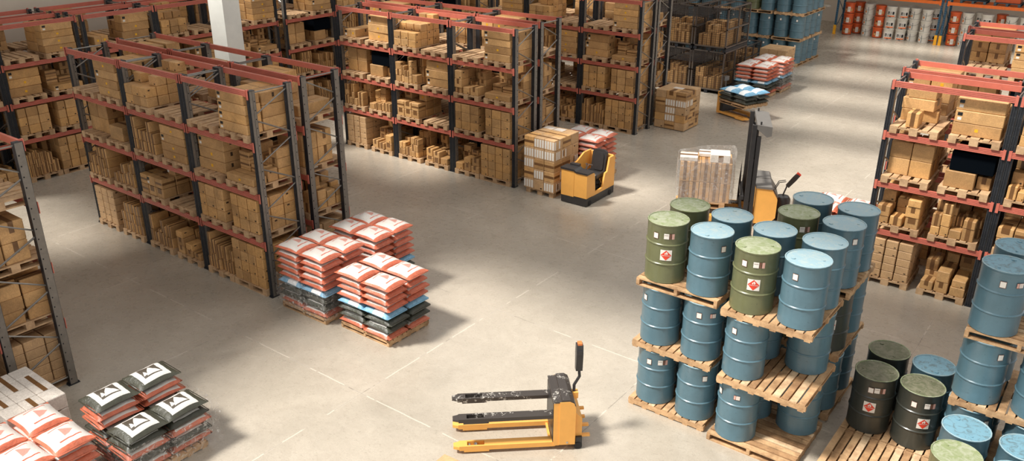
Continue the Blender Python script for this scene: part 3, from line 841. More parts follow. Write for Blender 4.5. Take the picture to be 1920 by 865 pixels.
for (x, y, c, nm, ll, hz) in [(20.51, 3.23, od, 'front left', ((1, .1), (0, .5)), .15), (21.27, 3.24, od, 'front right', ((1, -.05), (0, .65)), .5), (20.49, 4.10, od, 'rear left', (), None), (21.27, 4.05, bl, 'rear right', (), None)]:
    drum(x, y, DH + .001, c, f"{'shaded olive' if c == od else 'blue'} steel drum, {nm} of the single tier between two stacks", 'single tier drums on the floor pallet', ll, hz, worn=True)
deckpal(20.92, 3.62, 0, 0, 'brown slatted pallet under the single tier of dark drums'); deckpal(20.92, 2.04, 0, 0, 'empty brown slatted pallet before the single tier of dark drums')
for (x, y, c, nm) in [(22.12, 2.37, bl, 'rear left'), (22.14, 1.56, ol, 'front left'), (22.95, 2.36, bl, 'rear right'), (22.95, 1.54, bl, 'front right')]:
    drum(x, y, DH + .001, c, f"{'blue' if c == bl else 'olive'} steel drum, {nm} of the low group at bottom right corner", 'low drums at the bottom right corner', ((1, .2),), None, worn=True)
deckpal(22.53, 1.96, 0, 0, 'brown slatted pallet under the low drums at bottom right corner')
# far blue drum wall
for i in range(4):
    for j in range(2):
        cx, cy = 7.83 - i * 1.66, 33.33 + j * 1.66
        for k in range(3):
            deckpal(cx, cy, k * PITCH, (i + k) % 2, f"brown slatted pallet, {LVW[k]} tier, {ORD[i]} column from right, {('front', 'rear')[j]} row of far drum wall", 'pallets in the far drum wall')
            for q, (dx, dy) in enumerate(((-.41, -.41), (.41, -.41), (-.41, .41), (.41, .41))):
                c = ol if (k == 2 and ((i, q) in ((1, 0), (1, 2)))) else bl
                lb = ((1, R.uniform(-.2, .9)),) if (j == 0 or i == 0) else ()
                pos = ('front left', 'front right', 'rear left', 'rear right')[q]
                drum(cx + dx, cy + dy, dz(k), c, f"{'blue' if c == bl else 'olive'} drum, {pos} of {LVW[k]} tier pallet, {ORD[i]} column, {('front', 'rear')[j]} row, far drum wall", 'drums of the far drum wall', lb)

# ------------------------------------------------------------------ sacks
def sack_mesh(col, seed, L=.745, D=.635, T=.148, dome=4.6, ex=.5):
    rr = random.Random(seed); b = MB(); nu, nv = 16, 12
    ph = [rr.uniform(0, 6) for _ in range(6)]
    def pt(i, j, s):
        a, c = 2 * i / nu - 1, 2 * j / nv - 1
        a2 = math.copysign(abs(a) ** .85, a); c2 = math.copysign(abs(c) ** .85, c)
        h = max(0, (1 - abs(a2) ** dome)) ** ex * max(0, (1 - abs(c2) ** dome)) ** ex
        x = a2 * L / 2 * (1 - .05 * (1 - abs(c2) ** 2)) ; y = c2 * D / 2 * (1 - .07 * (1 - abs(a2) ** 2) * (abs(c2) > .0))
        wv = .010 * math.sin(5 * a2 + ph[0] + 3 * c2) * h + .006 * math.sin(11 * c2 + ph[1]) * h
        top = T * .60 * h + wv; bot = -T * .40 * min(1, h * 1.3)
        z = T * .42 + (top if s > 0 else bot)
        return (x, y, z)
    vs = []; uvs = []
    for s in (1, -1):
        for j in range(nv + 1):
            for i in range(nu + 1):
                vs.append(pt(i, j, s)); uvs.append((i / nu, j / nv if s > 0 else -1 - j / nv))
    n1 = (nu + 1) * (nv + 1); fs = []
    for j in range(nv):
        for i in range(nu):
            q = j * (nu + 1) + i
            fs.append((q, q + 1, q + nu + 2, q + nu + 1)); fs.append((n1 + q, n1 + q + nu + 1, n1 + q + nu + 2, n1 + q + 1))
    b.add(vs, fs, 0, None, uvs)
    # sewn end seams
    for sx in (-1, 1):
        x = sx * L / 2; b.add([(x, -D / 2 * .93, T * .40), (x + sx * .02, -D / 2 * .92, T * .36), (x + sx * .02, D / 2 * .92, T * .36), (x, D / 2 * .93, T * .40), (x, -D / 2 * .93, T * .44), (x + sx * .02, -D / 2 * .92, T * .39), (x + sx * .02, D / 2 * .92, T * .39), (x, D / 2 * .93, T * .44)],
                              [(0, 1, 2, 3), (7, 6, 5, 4), (0, 4, 5, 1), (1, 5, 6, 2), (2, 6, 7, 3)], 0, None, [(0, -1)] * 8)
    return b.mesh('sack', ['sack_' + col], 'all')
SK = {(c, i): sack_mesh(c, i + 3) for c in ('orange', 'black', 'blue') for i in range(2)}
for c in ('orange', 'black', 'blue'): SK[(c, 2)] = sack_mesh(c, 9, .755, .645, .185, 2.8, .72)
CW = {'orange': 'orange', 'black': 'olive black', 'blue': 'pale blue'}
def sacks(cx, cy, z0, rz, cols, where, grp, sp=(.785, .66), lay=.163, seed=0, sx=1.0, sy=1.0, turn=0.0, tops=None, only=None):
    rr = random.Random(seed); n = len(cols)
    for k, c in enumerate(cols):
        for i in (0, 1):
            if only is not None and i != only: continue
            c = (tops or {}).get((k, i), cols[k])
            for j in (0, 1):
                X = Matrix.Translation((cx, cy, 0)) @ Matrix.Rotation(rz, 4, 'Z')
                q = X @ Vector(((i - .5) * sp[0] + rr.uniform(-.022, .022), (j - .5) * sp[1] + rr.uniform(-.02, .02), z0 + k * lay))
                if not inview([q, (q.x, q.y, q.z + .2)], 60): continue
                o = obj('sack', SK[(c, 2 if k == n - 1 else rr.randint(0, 1))], None, q, rz + turn + rr.uniform(-.04, .04)); o.scale = (sx, sy, 1.0)
                pos = ('front left', 'front right', 'rear left', 'rear right')[i + 2 * j]
                lw = 'top layer' if k == n - 1 else ('bottom layer' if k == 0 else f'{ORD[k]} layer up')
                tag(o, f'{CW[c]} filled sack, {pos}, {lw}, {where}', 'sack', grp)
def spal(cx, cy, z, sx, sy, rz, label, mesh=None):
    o = obj('sack_pallet', mesh or SPM, None, (cx, cy, z), rz); return tag(o, label, 'pallet', 'sack pallets')
SPM = sackpal_mesh(1.47, 1.26)
OO = ['orange', 'black', 'black', 'blue', 'orange', 'orange', 'orange', 'orange']
OO2 = ['orange', 'black', 'black', 'blue', 'orange', 'orange', 'orange', 'orange', 'orange']
spal(10.84, .66, 0, 1, 1, 0, 'wooden pallet under the foreground orange sack stack'); sacks(10.86, .64, .146, 0, OO, 'foreground orange stack', 'sacks of the foreground stack', seed=1)
spal(9.04, .50, 0, 1, 1, 0, 'wooden pallet under the half wrapped sack stack at rack end'); sacks(9.04, .50, .146, 0, OO2, 'half wrapped stack at rack end', 'sacks of the half wrapped stack', seed=2)
spal(9.12, 2.02, 0, 1, 1, 0, 'wooden pallet of the rear sack stack behind the half wrapped one'); sacks(9.12, 2.02, .146, 0, OO2, 'rear stack behind half wrapped one', 'sacks of the rear stack', seed=3)
def wrapshell(name, label, cx, cy, z0, z1, sx, sy, rz, mat='wrap', seed=0, tall=None, rr=.06, cat='wrap'):
    r = random.Random(seed); b = MB(); n = 48; nz = 14; vs = []; fs = []
    for k in range(nz + 1):
        z = z0 + (z1 - z0) * k / nz
        for i in range(n):
            a = 2 * PI * i / n; ca, sa = math.cos(a), math.sin(a); m = (abs(ca) ** 20 + abs(sa) ** 20) ** (-1 / 20)
            e = 1 + .02 * math.sin(5 * a + k * .9 + seed) * math.sin(k * 1.3 + a * 3) + r.uniform(-.012, .012)
            zz = z
            if k == nz: zz = z + .04 * math.sin(a * 3 + seed) + (tall(a) if tall else 0)
            vs.append((ca * m * sx / 2 * e, sa * m * sy / 2 * e, zz))
    for k in range(nz):
        for i in range(n):
            j = (i + 1) % n; fs.append((k * n + i, k * n + j, (k + 1) * n + j, (k + 1) * n + i))
    b.add(vs, fs); o = obj(name, b.mesh(name, [mat], 'all'), None, (cx, cy, 0), rz); return tag(o, label, cat)
wrapshell('stretch_wrap', 'crinkled clear wrap around the lower sacks of the stack at rack end', 9.04, .50, .15, .90, 1.66, 1.44, 0, seed=1)
# bottom left sacks
spal(10.67, -4.92, 0, 1, 1, 0, 'wooden pallet under the wrapped sack stack at bottom left')
sacks(10.74, -4.92, .146, .0, ['orange', 'black', 'orange', 'black', 'orange'], 'wrapped stack at bottom left', 'sacks of the bottom left wrapped stack', seed=5, turn=PI / 2, sp=(.70, .78), lay=.158, tops={(4, 1): 'black'})
sacks(10.70, -4.92, .146 + 5 * .158, .0, ['orange', 'black'], 'raised left pile, wrapped stack bottom left', 'raised sacks of the bottom left wrapped stack', seed=15, turn=PI / 2, sp=(.70, .78), lay=.158, only=0)
wrapshell('stretch_wrap', 'crinkled clear wrap sleeve around the bottom left sack stack', 10.72, -4.92, .1, .80, 1.66, 1.80, 0, seed=4)
spal(10.50, -6.66, 0, 1, 1, 0, 'wooden pallet under the orange sack stack at bottom left corner')
sacks(10.55, -6.72, .146, 0, ['orange'] * 7, 'orange stack at bottom left corner', 'sacks of the bottom left orange stack', seed=6, lay=.165)
# behind the tow truck
spal(8.9, 12.1, 0, 1, 1, 0, 'wooden pallet under the orange sacks behind the tow truck')
sacks(8.85, 12.05, .146, 0, ['blue', 'orange', 'orange', 'orange', 'orange', 'orange', 'orange', 'orange'], 'stack behind tow truck', 'sacks behind the tow truck', seed=7)
# far sacks
spal(9.12, 25.78, 0, 1, 1, 0, 'wooden pallet under the far orange and blue sack stack'); sacks(9.12, 25.75, .146, 0, OO, 'far stack near cages', 'sacks of the far stack', seed=8)
spal(9.22, 27.35, 0, 1, 1, 0, 'wooden pallet under the far wrapped sack stack'); sacks(9.22, 27.35, .146, 0, OO, 'far wrapped stack near cages', 'sacks of the far wrapped stack', seed=9)
wrapshell('stretch_wrap', 'hazy wrap around the far sack stack beside pale cartons', 9.22, 27.35, .15, 1.25, 1.7, 1.5, 0, seed=7)
# behind the foreground drums
spal(17.35, 11.6, 0, 1, 1, .0, 'wooden pallet of white and orange sacks behind the drums'); sacks(17.35, 11.55, .146, .0, ['orange'] * 6, 'stack behind foreground drums', 'sacks behind the foreground drums', seed=10)

# ------------------------------------------------------------------ pallet truck (foreground)
def curve_plate(b, pts, y0, y1, mi=0): b.prism(pts, y0, y1, 'y', mi)
def leg_mesh(L, w, z0, z1, mat, roller=True):
    """fork or straddle leg pointing to -x from x=0 with a slot near the tip"""
    b = MB(); s0, s1 = .24, .54; g = w * .19
    def seg(x0, x1, y0, y1, ta=0): b.box(-x1, y0, z0, -x0, y1, z1)
    b.prism([(-L, .035), (-L + .1, .0), (-L + .1, w), (-L, w - .035)][::-1], z0 + .02, z1 - .012, 'z')
    b.box(-L + .1, 0, z0, -L + s0, w, z1); b.box(-L + s0, 0, z0, -L + s1, g, z1); b.box(-L + s0, w - g, z0, -L + s1, w, z1)
    b.box(-L + s1, 0, z0, 0, w, z1)
    b.box(-L + .18, .0, z0 - .03, -L + .62, w, z0)
    return b.mesh('fork', [mat])
def roller_mesh(w):
    b = MB(); b.tube((0, .01, 0), (0, w - .01, 0), .038, 12); b.tube((-.11, .02, .01), (-.11, w - .02, .01), .022, 8); return b.mesh('roller', ['chrome'], True)
t = thing('pallet_truck', 'yellow walk-behind pallet truck with two raised black forks, standing alone on the floor', 'pallet truck', (15.01, -1.86, 0), math.radians(42))
LG = 1.78
for y in (0.0, .62):
    o = obj('straddle_leg', leg_mesh(LG, .175, .07, .16, 'yellow'), t, (LG, y, 0)); obj('roller', roller_mesh(.1), o, (-LG + .39, .035, .11))
    o = obj('fork', leg_mesh(LG, .175, .63, .70, 'fork'), t, (LG, y, .02)); o['label'] = 'black scuffed fork'
b = MB(); b.box(LG - .04, -.02, .10, LG + .06, .82, .98); o = obj('mast_panel', b.mesh('mast_panel', ['yellow']), t)
b = MB(); b.box(LG - .052, .0, .16, LG - .041, .80, .94); obj('carriage_plate', b.mesh('carriage_plate', ['black_plastic']), t)
b = MB(); b.prism([(LG + .06, .12), (LG + .34, .12), (LG + .34, .86), (LG + .31, .96), (LG + .24, 1.0), (LG + .06, 1.0)], -.04, .84, 'y'); obj('body', b.mesh('body', ['yellow']), t)
b = MB(); b.prism([(LG + .34, .10), (LG + .47, .10), (LG + .47, .60), (LG + .34, .74)], .04, .76, 'y'); obj('rear_cover', b.mesh('rear_cover', ['yellow']), t)
b = MB(); b.prism([(LG + .055, 1.0), (LG + .345, .90), (LG + .31, .99), (LG + .24, 1.035), (LG + .10, 1.035), (LG + .09, 1.01)], -.03, .83, 'y'); b.box(LG - .05, -.025, .975, LG + .06, .825, 1.0)
obj('top_cover', b.mesh('top_cover', ['fork']), t)
b = MB(); b.tube((LG + .42, .30, .08), (LG + .42, .50, .08), .08, 16); b.tube((LG + .40, -.02, .07), (LG + .40, .06, .07), .07, 14); b.tube((LG + .40, .76, .07), (LG + .40, .84, .07), .07, 14); obj('wheel', b.mesh('wheel', ['rubber'], True), t)
for y in (.06, .22, .60, .72):
    b = MB(); b.box(LG + .45, y, .30 if y in (.22, .72) else .20, LG + .62, y + .06, .34 if y in (.22, .72) else .24); obj('stub_bar', b.mesh('stub_bar', ['yellow']), t)
b = MB(); b.box(LG + .30, .36, .80, LG + .44, .48, .92); obj('tiller_mount', b.mesh('tiller_mount', ['yellow']), t)
b = MB(); b.tube((LG + .37, .42, .88), (LG + .37, .42, 1.05), .028, 10); b.tube((LG + .37, .42, 1.05), (LG + .46, .42, 1.22), .026, 10); b.tube((LG + .46, .42, 1.22), (LG + .44, .42, 1.42), .026, 10); til = obj('tiller', b.mesh('tiller', ['black_plastic'], True), t)
b = MB(); b.prism([(-.05, 0), (.05, 0), (.075, .30), (.06, .44), (-.05, .44), (-.075, .30)], -.045, .045, 'x'); b.box(-.03, -.09, .30, .03, .09, .36)
o = obj('tiller_head', b.mesh('tiller_head', ['black_plastic']), til, (LG + .44, .42, 1.36)); o.scale = (1.3, 1.15, 1.15); 
b = MB(); b.box(-.035, -.055, .36, .04, .055, .46); obj('stop_button', b.mesh('stop_button', ['orange_plastic']), til, (LG + .44, .42, 1.44))
# ------------------------------------------------------------------ far pallet truck with raised sacks
FX, FY, FR = 9.12, 21.72, math.radians(-22)
b = MB(); b.box(LG - .10, .17, .09, LG - .06, .63, .13); obj('link_bar', b.mesh('link_bar', ['yellow']), t)
b = MB(); b.tube((LG + .2, -.039, .17), (LG + .2, -.052, .17), .02, 12); obj('bolt', b.mesh('bolt', ['chrome']), t)
b = MB(); b.box(LG + .36, -.01, .02, LG + .47, .05, .24); b.box(LG + .36, .75, .02, LG + .47, .81, .24); obj('wheel_guard', b.mesh('wheel_guard', ['black_plastic']), t)
b = MB(); b.box(LG + .335, .02, .12, LG + .345, .06, .86); b.box(LG + .335, .76, .12, LG + .345, .80, .86); obj('side_trim', b.mesh('side_trim', ['yellow']), t)
t = thing('pallet_truck', 'yellow pallet truck far off, carrying blue topped sacks before the cages', 'pallet truck', (FX, FY, 0), FR)
for y in (.02, .72):
    o = obj('straddle_leg', leg_mesh(1.55, .2, .07, .16, 'yellow'), t, (.1, y + .2, 0), PI); obj('roller', roller_mesh(.1), o, (-1.15, .05, .05))
    obj('fork', leg_mesh(1.4, .17, .50, .56, 'fork'), t, (.1, y + .19, 0), PI)
b = MB(); b.prism([(-.02, .06), (.12, .06), (.12, .95), (-.02, .95)], 0, .95, 'y'); obj('body', b.mesh('body', ['yellow']), t)
b = MB(); b.box(.12, .04, .14, .30, .91, .52); obj('battery_box', b.mesh('battery_box', ['black_plastic']), t)
b = MB(); b.tube((-.08, .47, .9), (-.12, .47, 1.35), .03, 8); b.box(-.2, .35, 1.32, -.06, .60, 1.5); obj('tiller', b.mesh('tiller', ['cageframe']), t)
b = MB(); b.tube((-.05, .2, .07), (-.05, .75, .07), .07, 12); obj('wheel', b.mesh('wheel', ['rubber'], True), t)
c = t.matrix_basis @ Vector((.90, .47, 0))
PALX = Matrix.Translation((FX, FY, 0)) @ Matrix.Rotation(FR, 4, 'Z')
c = PALX @ Vector((.95, .48, 0))
spal(c.x, c.y, .57, 1, 1, FR, 'raised wooden pallet on the far pallet truck'); sacks(c.x, c.y, .716, FR, ['black', 'black', 'blue'], 'load on far pallet truck', 'sacks on the far pallet truck', seed=12)

# ------------------------------------------------------------------ seated tow truck
t = thing('tow_truck', 'yellow sit-down electric tow truck with a black seat beside printed cartons', 'tow truck', (9.64, 9.42, 0), .01)
TW, TL, TH = .90, 1.62, 1.22
b = MB(); b.prism([(0, .02), (TW, .02), (TW, .26), (0, .26)], 0, TL, 'y'); obj('chassis', b.mesh('chassis', ['black_plastic']), t)
b = MB(); b.box(-.005, -.005, .24, TW * .5 - .004, .34, 1.06); b.box(TW * .5 + .004, -.005, .27, TW + .005, .34, 1.02); obj('front_cowl', b.mesh('front_cowl', ['yellow']), t)
b = MB(); b.prism([(.34, .26), (TL, .26), (TL, TH + .02), (1.30, TH + .02), (1.18, .82), (1.06, .80), (.92, .38), (.50, .34), (.44, .95), (.34, 1.02)], TW - .05, TW + .005, 'x'); obj('right_side_panel', b.mesh('side_panel', ['yellow']), t)
b = MB(); b.prism([(.34, .26), (TL, .26), (TL, TH + .05), (1.2, TH + .05), (.8, 1.08), (.34, 1.04)], -.005, .05, 'x'); obj('left_side_panel', b.mesh('side_panel', ['yellow']), t)
b = MB(); b.box(0, TL - .06, .26, TW, TL + .004, TH + .02); obj('rear_panel', b.mesh('rear_panel', ['yellow']), t)
b = MB(); b.prism([(-.03, 1.06), (.45, 1.06), (.52, 1.02), (TW + .03, 1.02), (TW + .03, 1.07), (.52, 1.07), (.46, 1.12), (-.03, 1.12)], -.03, .36, 'y'); b.box(.10, .30, 1.10, .40, .44, 1.17); b.tube((.66, .30, 1.06), (.60, .46, 1.22), .014, 8)
obj('dashboard', b.mesh('dashboard', ['black_plastic']), t)
b = MB(); b.tube((.52, .50, 1.18), (.80, .46, 1.20), .012, 8); b.tube((.62, .38, 1.05), (.66, .48, 1.19), .012, 8); obj('lever', b.mesh('lever', ['cageframe'], True), t)
b = MB(); b.lathe([(.22, 0), (.24, .05), (.20, .12), (.24, .18), (.19, .26), (.22, .32)], 20, 0, Matrix.Translation((.50, 1.00, .28))); st = obj('seat_base', b.mesh('seat_base', ['rubber'], True), t)
b = MB(); b.cbox(.26, .76, .60, .76, 1.28, .72, .05); b.cbox(.24, .72, .66, .32, 1.22, .80, .03); b.cbox(.70, .72, .66, .78, 1.22, .80, .03); obj('seat_cushion', b.mesh('seat_cushion', ['black_plastic'], True), t)
XB = Matrix.Translation((.51, 1.30, .68)) @ Matrix.Rotation(-.16, 4, 'X')
def rounded(w, h, rr, n=5):
    pts = []
    for cx, cz, a0 in ((w / 2 - rr, rr, -PI / 2), (w / 2 - rr * 1.6, h - rr * 1.6, 0), (-w / 2 + rr * 1.6, h - rr * 1.6, PI / 2), (-w / 2 + rr, rr, PI)):
        rad = rr if cz == rr else rr * 1.6
        for i in range(n + 1): a = a0 + PI / 2 * i / n; pts.append((cx + rad * math.cos(a), cz + rad * math.sin(a)))
    return pts
b = MB(); b.prism(rounded(.50, .74, .09), -.05, .05, 'y', 0, XB); b.prism(rounded(.34, .56, .07), -.075, -.049, 'y', 0, XB @ Matrix.Translation((0, 0, .09))); obj('seat_back', b.mesh('seat_back', ['black_plastic']), t)
for y in (.20, 1.38):
    b = MB(); b.tube((TW - .07, y, .085), (TW + .012, y, .085), .085, 18); b.tube((TW + .012, y, .085), (TW + .02, y, .085), .035, 12); obj('wheel', b.mesh('wheel', ['rubber'], True), t)
b = MB(); b.tube((.07, y, .085), (-.01, y, .085), .085, 18); obj('wheel', b.mesh('wheel', ['rubber'], True), t)

# ------------------------------------------------------------------ stacker
t = thing('stacker_truck', 'yellow walk-behind stacker with a tall black mast and wrapped carton load', 'stacker', (14.95, 10.90, 0), SA)
MW = 1.70; MH = 3.0
for y in (.06, MW - .20):
    b = MB(); b.box(-.10, y, .10, .02, y + .05, MH - .02); b.box(-.10, y + .05, .10, -.07, y + .12, MH - .02); b.box(.05, y + .02, .10, .16, y + .12, MH - .35); b.box(-.0, y + .08, .10, .05, y + .14, MH - .1)
    obj('mast_rail', b.mesh('mast_rail', ['black_plastic']), t)
b = MB(); b.prism([(.02, MH), (.42, MH - .05), (.42, MH - .30), (.30, MH - .34), (.02, MH - .12)], .04, MW - .04, 'y'); cap = obj('mast_head', b.mesh('mast_head', ['plate_grey']), t)
b = MB(); b.tube((.12, .12, MH - .02), (.12, .12, MH + .07), .025, 8); b.tube((.12, MW - .12, MH - .02), (.12, MW - .12, MH + .07), .025, 8); obj('bolt', b.mesh('bolt', ['black_plastic']), cap)
b = MB(); b.box(.0, .1, .6, .06, MW - .1, .72); b.box(.0, .1, 1.9, .06, MW - .1, 2.0); b.tube((.1, MW / 2, .2), (.1, MW / 2, MH - .3), .045, 12); obj('mast_crossbar', b.mesh('mast_crossbar', ['black_plastic']), t)
b = MB(); b.box(-.20, .20, .30, -.12, MW - .2, .42); b.box(-.20, .20, .75, -.12, MW - .2, .85); b.prism([(-.22, .26), (-.16, .26), (-.16, .9), (-.19, 1.55), (-.22, .9)], .30, .34, 'y'); b.prism([(-.22, .26), (-.16, .26), (-.16, .9), (-.19, 1.55), (-.22, .9)], MW - .34, MW - .3, 'y')
obj('carriage', b.mesh('carriage', ['black_plastic']), t)
for y in (.50, 1.04):
    b = MB(); b.box(-1.9, y, .30, -.14, y + .16, .345); obj('fork', b.mesh('fork', ['fork']), t)
for y in (.10, MW - .32):
    b = MB(); b.box(-2.0, y, .06, .1, y + .2, .22); b.tube((-1.8, y + .02, .05), (-1.8, y + .18, .05), .05, 12); obj('straddle_leg', b.mesh('straddle_leg', ['yellow']), t)
b = MB(); b.prism([(.20, .10), (.62, .10), (.80, .30), (.80, .85), (.62, 1.14), (.20, 1.16)], .12, MW - .18, 'y'); obj('body', b.mesh('body', ['yellow']), t)
b = MB(); b.prism([(.18, 1.16), (.63, 1.14), (.66, 1.17), (.62, 1.21), (.18, 1.22)], .10, MW * .5 - .02, 'y'); b.prism([(.18, 1.16), (.63, 1.14), (.66, 1.17), (.62, 1.21), (.18, 1.22)], MW * .5 + .02, MW - .16, 'y'); b.prism([(.62, 1.18), (.84, .86), (.80, .82), (.60, 1.12)], .30, MW - .4, 'y'); obj('top_cover', b.mesh('top_cover', ['plate_grey']), t)
b = MB(); b.lathe([(.20, 0), (.22, .10), (.22, .52), (.17, .60), (.10, .62)], 20, 0, Matrix.Translation((1.02, .85, .12))); obj('drive_housing', b.mesh('drive_housing', ['black_plastic'], True), t)
b = MB(); b.tube((1.0, .85, .70), (1.10, .85, 1.05), .022, 10); til = obj('tiller', b.mesh('tiller', ['black_plastic'], True), t)
XT = Matrix.Translation((1.10, .85, 1.02)) @ Matrix.Rotation(.62, 4, 'Y')
b = MB(); b.prism([(-.05, 0), (.05, 0), (.085, .30), (.06, .46), (-.06, .46), (-.085, .30)], -.05, .05, 'x', 0, XT); obj('tiller_head', b.mesh('tiller_head', ['black_plastic']), til)
b = MB(); b.box(-.055, -.05, .44, .055, .05, .50, 0, XT); obj('stop_button', b.mesh('stop_button', ['red_plastic']), til)
for dy in (0, .14):
    b = MB(); b.tube((.74, .55 + dy, 1.0), (.84, .55 + dy, 1.22), .012, 8); b.tube((.84, .55 + dy, 1.22), (1.02, .55 + dy, 1.26), .012, 8); obj('control_lever', b.mesh('control_lever', ['black_plastic'], True), t)
b = MB(); b.tube((.95, .72, .09), (.95, .95, .09), .09, 16); obj('wheel', b.mesh('wheel', ['rubber'], True), t)
wrapshell('stretch_wrap', 'milky wrap film around the raised carton load on the stacker', lc.x, lc.y, .56, 1.84, 1.62, 1.14, SA, 'wrap_milky', seed=9, tall=lambda a: .18 * math.cos(a) + .04 if True else 0)

# ------------------------------------------------------------------ wire cages
def cage_panel(w, h, n, m, X, b, mi=0):
    for i in range(1, n): b.tube((w * i / n, 0, .02), (w * i / n, 0, h - .02), .006, 4, mi, False, X)
    for j in range(1, m): b.tube((.02, 0, h * j / m), (w - .02, 0, h * j / m), .006, 4, mi, False, X)
def cage(x0, y0, z0, w, d, h, label, lid=True):
    t = thing('wire_cage', label, 'cage', (x0, y0, z0), 0, 'grey wire cages')
    b = MB(); r = .03
    for x in (r, w - r):
        for y in (r, d / 2, d - r): b.box(x - r, y - r, .16, x + r, y + r, h)
    for z in (.16, h * .5, h - .05):
        for y in (r, d - r):
            if z == h * .5 and y == r: continue
            b.box(0, y - r, z, w, y + r, z + .05)
        for x in (r, w - r): b.box(x - r, 0, z, x + r, d, z + .05)
    if lid: b.box(w * .5 - r, 0, h - .05, w * .5 + r, d, h)
    obj('frame', b.mesh('frame', ['cageframe']), t)
    n, m = max(4, int(w / .1)), max(4, int(h / .1)); nd = int(d / .1)
    I = Matrix.Identity(4); Tz = Matrix.Translation((0, 0, .16)); R90 = Matrix.Rotation(PI / 2, 4, 'Z')
    for nm, X, ww, nn in (('front_mesh', Matrix.Translation((0, r, .16)), w, n), ('rear_mesh', Matrix.Translation((0, d - r, .16)), w, n), ('right_mesh', Matrix.Translation((w - r, 0, .16)) @ R90, d, nd), ('left_mesh', Matrix.Translation((r, 0, .16)) @ R90, d, nd)):
        b = MB(); cage_panel(ww, h - .16, nn, m, X, b); obj(nm, b.mesh(nm, ['cagewire']), t)
    if lid:
        b = MB(); cage_panel(w, d, n, nd, Matrix.Translation((0, 0, h - .03)) @ Matrix.Rotation(-PI / 2, 4, 'X') @ Matrix.Scale(-1, 4, (0, 0, 1)), b); obj('lid_mesh', b.mesh('lid_mesh', ['cagewire']), t)
    b = MB()
    for x in (0, w / 2 - .08, w - .16): b.box(x, .02, 0, x + .16, d - .02, .13)
    b.box(.03, .03, .13, w - .03, d - .03, .165); obj('skid_base', b.mesh('skid_base', ['dark_steel']), t)
    return t
CWD, CDP, CH = 1.55, 2.45, 1.90
for i in range(3):
    for k in range(2):
        x0 = 6.42 - i * 1.62; y0 = 24.72; z0 = k * (CH + .005)
        cage(x0, y0, z0, CWD, CDP, CH, f"{('lower', 'upper')[k]} grey wire cage of cartons, {('right hand', 'middle', 'left hand')[i]} column beside the racks")
        rr = random.Random(60 + i * 2 + k)
        for j, (yy, dd) in enumerate(((.42, .55), (1.05, .55), (1.75, .6))):
            xx = .12; q = 0
            while xx < CWD - .4:
                sx = rr.choice((.36, .42)); 
                zz = .17; n = rr.choice((1, 2, 2)) if j == 0 else 2
                for kk in range(n):
                    h = rr.choice((.5, .6)) if kk == 0 else rr.choice((.32, .42))
                    BOX.append(dict(X=Matrix.Translation((x0 + xx + sx / 2, y0 + yy, z0 + zz)) @ Matrix.Rotation(rr.uniform(-.03, .03), 4, 'Z'), d=(sx - .02, dd - .05, h), st='taped', pid=-1 - (i * 10 + k), where=f"{('lower', 'upper')[k]} cage, {('right', 'middle', 'left')[i]} column", along='x', rev=False, loose=True)); zz += h + .003
                xx += sx; q += 1
cage(5.35, 29.9, 0, 1.5, 2.0, 1.25, 'half height open wire cage before the far blue drums', lid=False)
rr = random.Random(5)
for i in range(3):
    for j in range(3): BOX.append(dict(X=Matrix.Translation((5.65 + i * .45, 30.25 + j * .6, .17)), d=(.42, .5, rr.uniform(.5, .75)), st='taped', pid=-99, where='half height open cage far off', along='x', rev=False, loose=True))

# ------------------------------------------------------------------ far blue and orange rack with buckets
def far_rack(x0, w, label):
    t = thing('blue_rack', label, 'rack', (x0, 43.35, 0), 0, 'blue and orange racks at the back')
    for i, x in enumerate((.06, w - .06)):
        b = MB()
        for y in (0, 1.3):
            b.box(x - .055, y, .02, x + .055, y + .09, 6.0)
            z = .6
            while z < 3.2: b.box(x - .03, y - .003, z, x - .012, y + .001, z + .05, 1); b.box(x + .012, y - .003, z, x + .03, y + .001, z + .05, 1); z += .13
        z = .3; s = True
        while z < 5.4: a, c = (.05, 1.33) if s else (1.33, .05); b.tube((x, a, z), (x, c, z + .9), .02, 6); z += .9; s = not s
        fr = obj('frame', b.mesh('frame', ['rackblue', 'hole']), t)
        b = MB(); b.box(x - .075, -.05, 0, x + .075, .03, .55); b.box(x - .095, -.07, 0, x + .095, .05, .02); gd = obj('post_guard', b.mesh('post_guard', ['guard_yellow']), t)
    for z in (2.28, 4.2):
        for y in (-.03, 1.39):
            b = MB(); b.box(.1, y, z, w - .1, y + .05, z + .17); b.box(.1, y - .012, z - .06, .2, y + .05, z + .22); b.box(w - .2, y - .012, z - .06, w - .1, y + .05, z + .22); obj('beam', b.mesh('beam', ['rackorange']), t)
    return t
far_rack(6.93, 5.90, 'blue rack at the back, left bay above orange and white buckets'); far_rack(12.95, 5.80, 'blue rack at the back, right bay behind the far right racks'); far_rack(18.97, 5.9, 'blue rack at the back, rightmost bay mostly hidden')
def bucket_body(orange):
    b = MB(); r = .285
    b.lathe([(r * .93, 0), (r * .94, .03), (r * .97, .42), (r, .50), (r, .56)], 24, ([2, 0, 0, 0] if orange else [1, 0, 0, 0]), cap1=True)
    return b.mesh('body', ['bucket_orange' if orange else 'bucket_white', 'bucket_white', 'bucket_band'], True)
def bucket_lid(orange):
    b = MB(); r = .30; b.lathe([(r, .54), (r + .008, .56), (r + .008, .615), (r - .02, .635), (r - .05, .625)], 24, 0); return b.mesh('lid', ['bucket_orange' if orange else 'bucket_white'], True)
